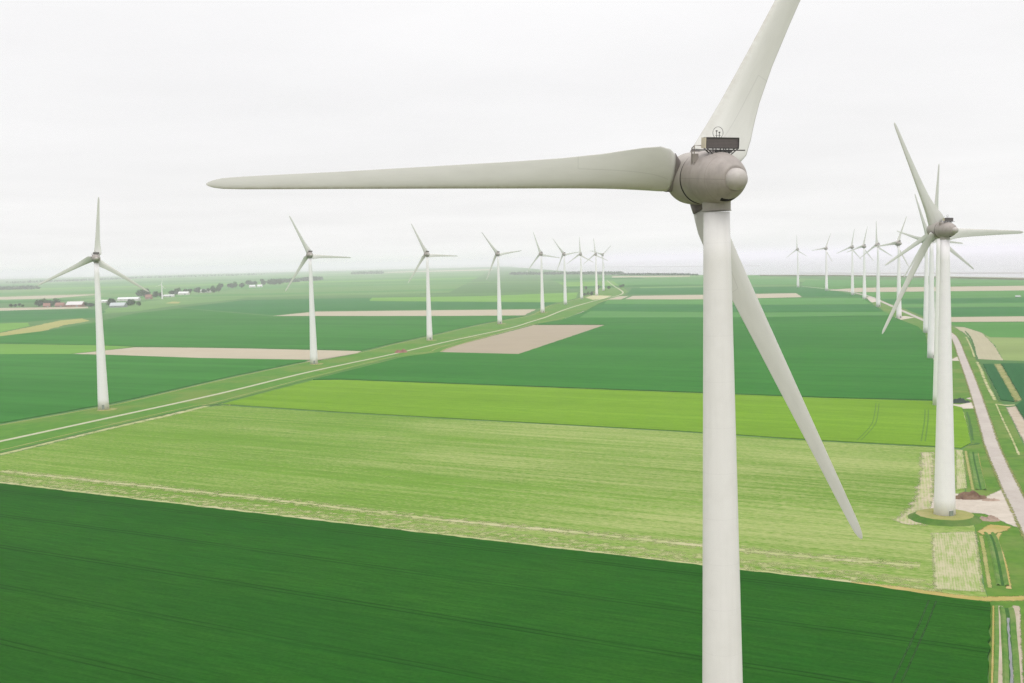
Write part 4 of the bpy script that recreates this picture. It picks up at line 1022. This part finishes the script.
# white lorry far out on the eastern fields
lr = empty('lorry', at([(787.6, 1785.6)]), R_(5))
bm = bmesh.new(); add_box(bm, (-.8, 0, 2.05), (6.4, 2.5, 2.5)); bmesh.ops.bevel(bm, geom=bm.edges[:], offset=.08, segments=2); obj('cargo_box', bm, m_roofw, lr)
bm = bmesh.new(); add_box(bm, (3.5, 0, 1.6), (1.9, 2.3, 2.1)); bmesh.ops.bevel(bm, geom=bm.edges[:], offset=.2, segments=2); cb = obj('cab', bm, m_roofw, lr)
bm = bmesh.new(); add_box(bm, (4.46, 0, 2.0), (.06, 2.0, .8)); obj('windscreen', bm, m_pane, cb)
for wx in (-3.0, -1.8, 3.4):
    for wy in (-1.05, 1.05):
        bm = bmesh.new(); add_lathe(bm, [(-.16, .5), (.16, .5)], 16, 'Y', off=(wx, wy, .5)); obj('wheel', bm, m_steel, lr)
tag(lr, 'white lorry parked on the far green field at the right edge', 'lorry')

# woods along the horizon that read as one mass
def far_wood(pp, depth, h, seed, n, label):
    rnd = random.Random(seed); bm = bmesh.new()
    for q in range(n):
        f = rnd.random(); i = min(int(f * (len(pp) - 1)), len(pp) - 2); s = f * (len(pp) - 1) - i
        x = pp[i][0] + (pp[i + 1][0] - pp[i][0]) * s; y = pp[i][1] + (pp[i + 1][1] - pp[i][1]) * s + rnd.uniform(0, depth)
        hh = h * rnd.uniform(.5, 1.15) ; wd = rnd.uniform(5, 10)
        for k in range(7):
            c = Vector((x + rnd.uniform(-.5, .5) * wd, y + rnd.uniform(-.5, .5) * wd, hh * rnd.uniform(.2, .95))); s2 = wd * rnd.uniform(.3, .5)
            a = Vector((rnd.gauss(0, 1), rnd.gauss(0, 1), rnd.gauss(0, 1))).normalized(); b = a.orthogonal().normalized(); e = a.cross(b)
            bm.faces.new([bm.verts.new(c + s2 * (u * b + v * e)) for u, v in ((-1, -.7), (.4, -1), (1, .5), (-.3, 1))])
    o = obj('wood', bm, m_leaf[2], normals=False)
    return tag(o, label, 'wood', None, 'stuff')
far_wood([(-2471.8, 5365.7), (-2204.1, 5282.3)], 120, 15, 1, 420, 'far wood at the left edge below the horizon')
far_wood([(-1111.9, 5281.4), (-1019.6, 5375.8)], 200, 18, 2, 320, 'far wood left of the second turbine of the left row')
far_wood([(-1058.7, 5740.6), (-984.4, 5862.2)], 200, 18, 3, 260, 'far wood crossing behind the second turbine of the left row')
far_wood([(-1238.0, 8900.5), (-971.6, 8593.2)], 300, 22, 4, 260, 'faint far wood on the horizon right of the second turbine')
far_wood([(-1.7, 6160.3), (250.7, 5812.8), (522.5, 5248.9)], 300, 12, 6, 620, 'bluish far wood along the horizon behind the left row')
far_wood([(-3728.9, 8417.4), (-3449.4, 8824.6), (-3320.0, 10058.9), (-2372.3, 10503.2)], 900, 16, 7, 700, 'scattered far hedges along the left horizon')
far_wood([(491.8, 5165.2), (745.5, 4527.6)], 200, 6, 8, 300, 'thin far hedge on the coast behind the foreground tower')

# ------------------------------------------------------------------ haze
g = bpy.data.materials.new('haze_air'); g.use_nodes = True; nt = g.node_tree
nt.nodes.remove(nt.nodes['Principled BSDF'])
pv = nt.nodes.new('ShaderNodeVolumePrincipled')
pv.inputs['Color'].default_value = (.955, .925, 1.0, 1); pv.inputs['Density'].default_value = 1.0e-4; pv.inputs['Anisotropy'].default_value = .0
nt.links.new(pv.outputs[0], nt.nodes['Material Output'].inputs['Volume'])
bm = bmesh.new(); hb = HUGE + 500
add_box(bm, (0, 0, (-2.2 + 125.5) / 2), (2 * hb, 2 * hb, 127.7))
hz = obj('haze', bm, g); tag(hz, None, None, None, 'stuff')
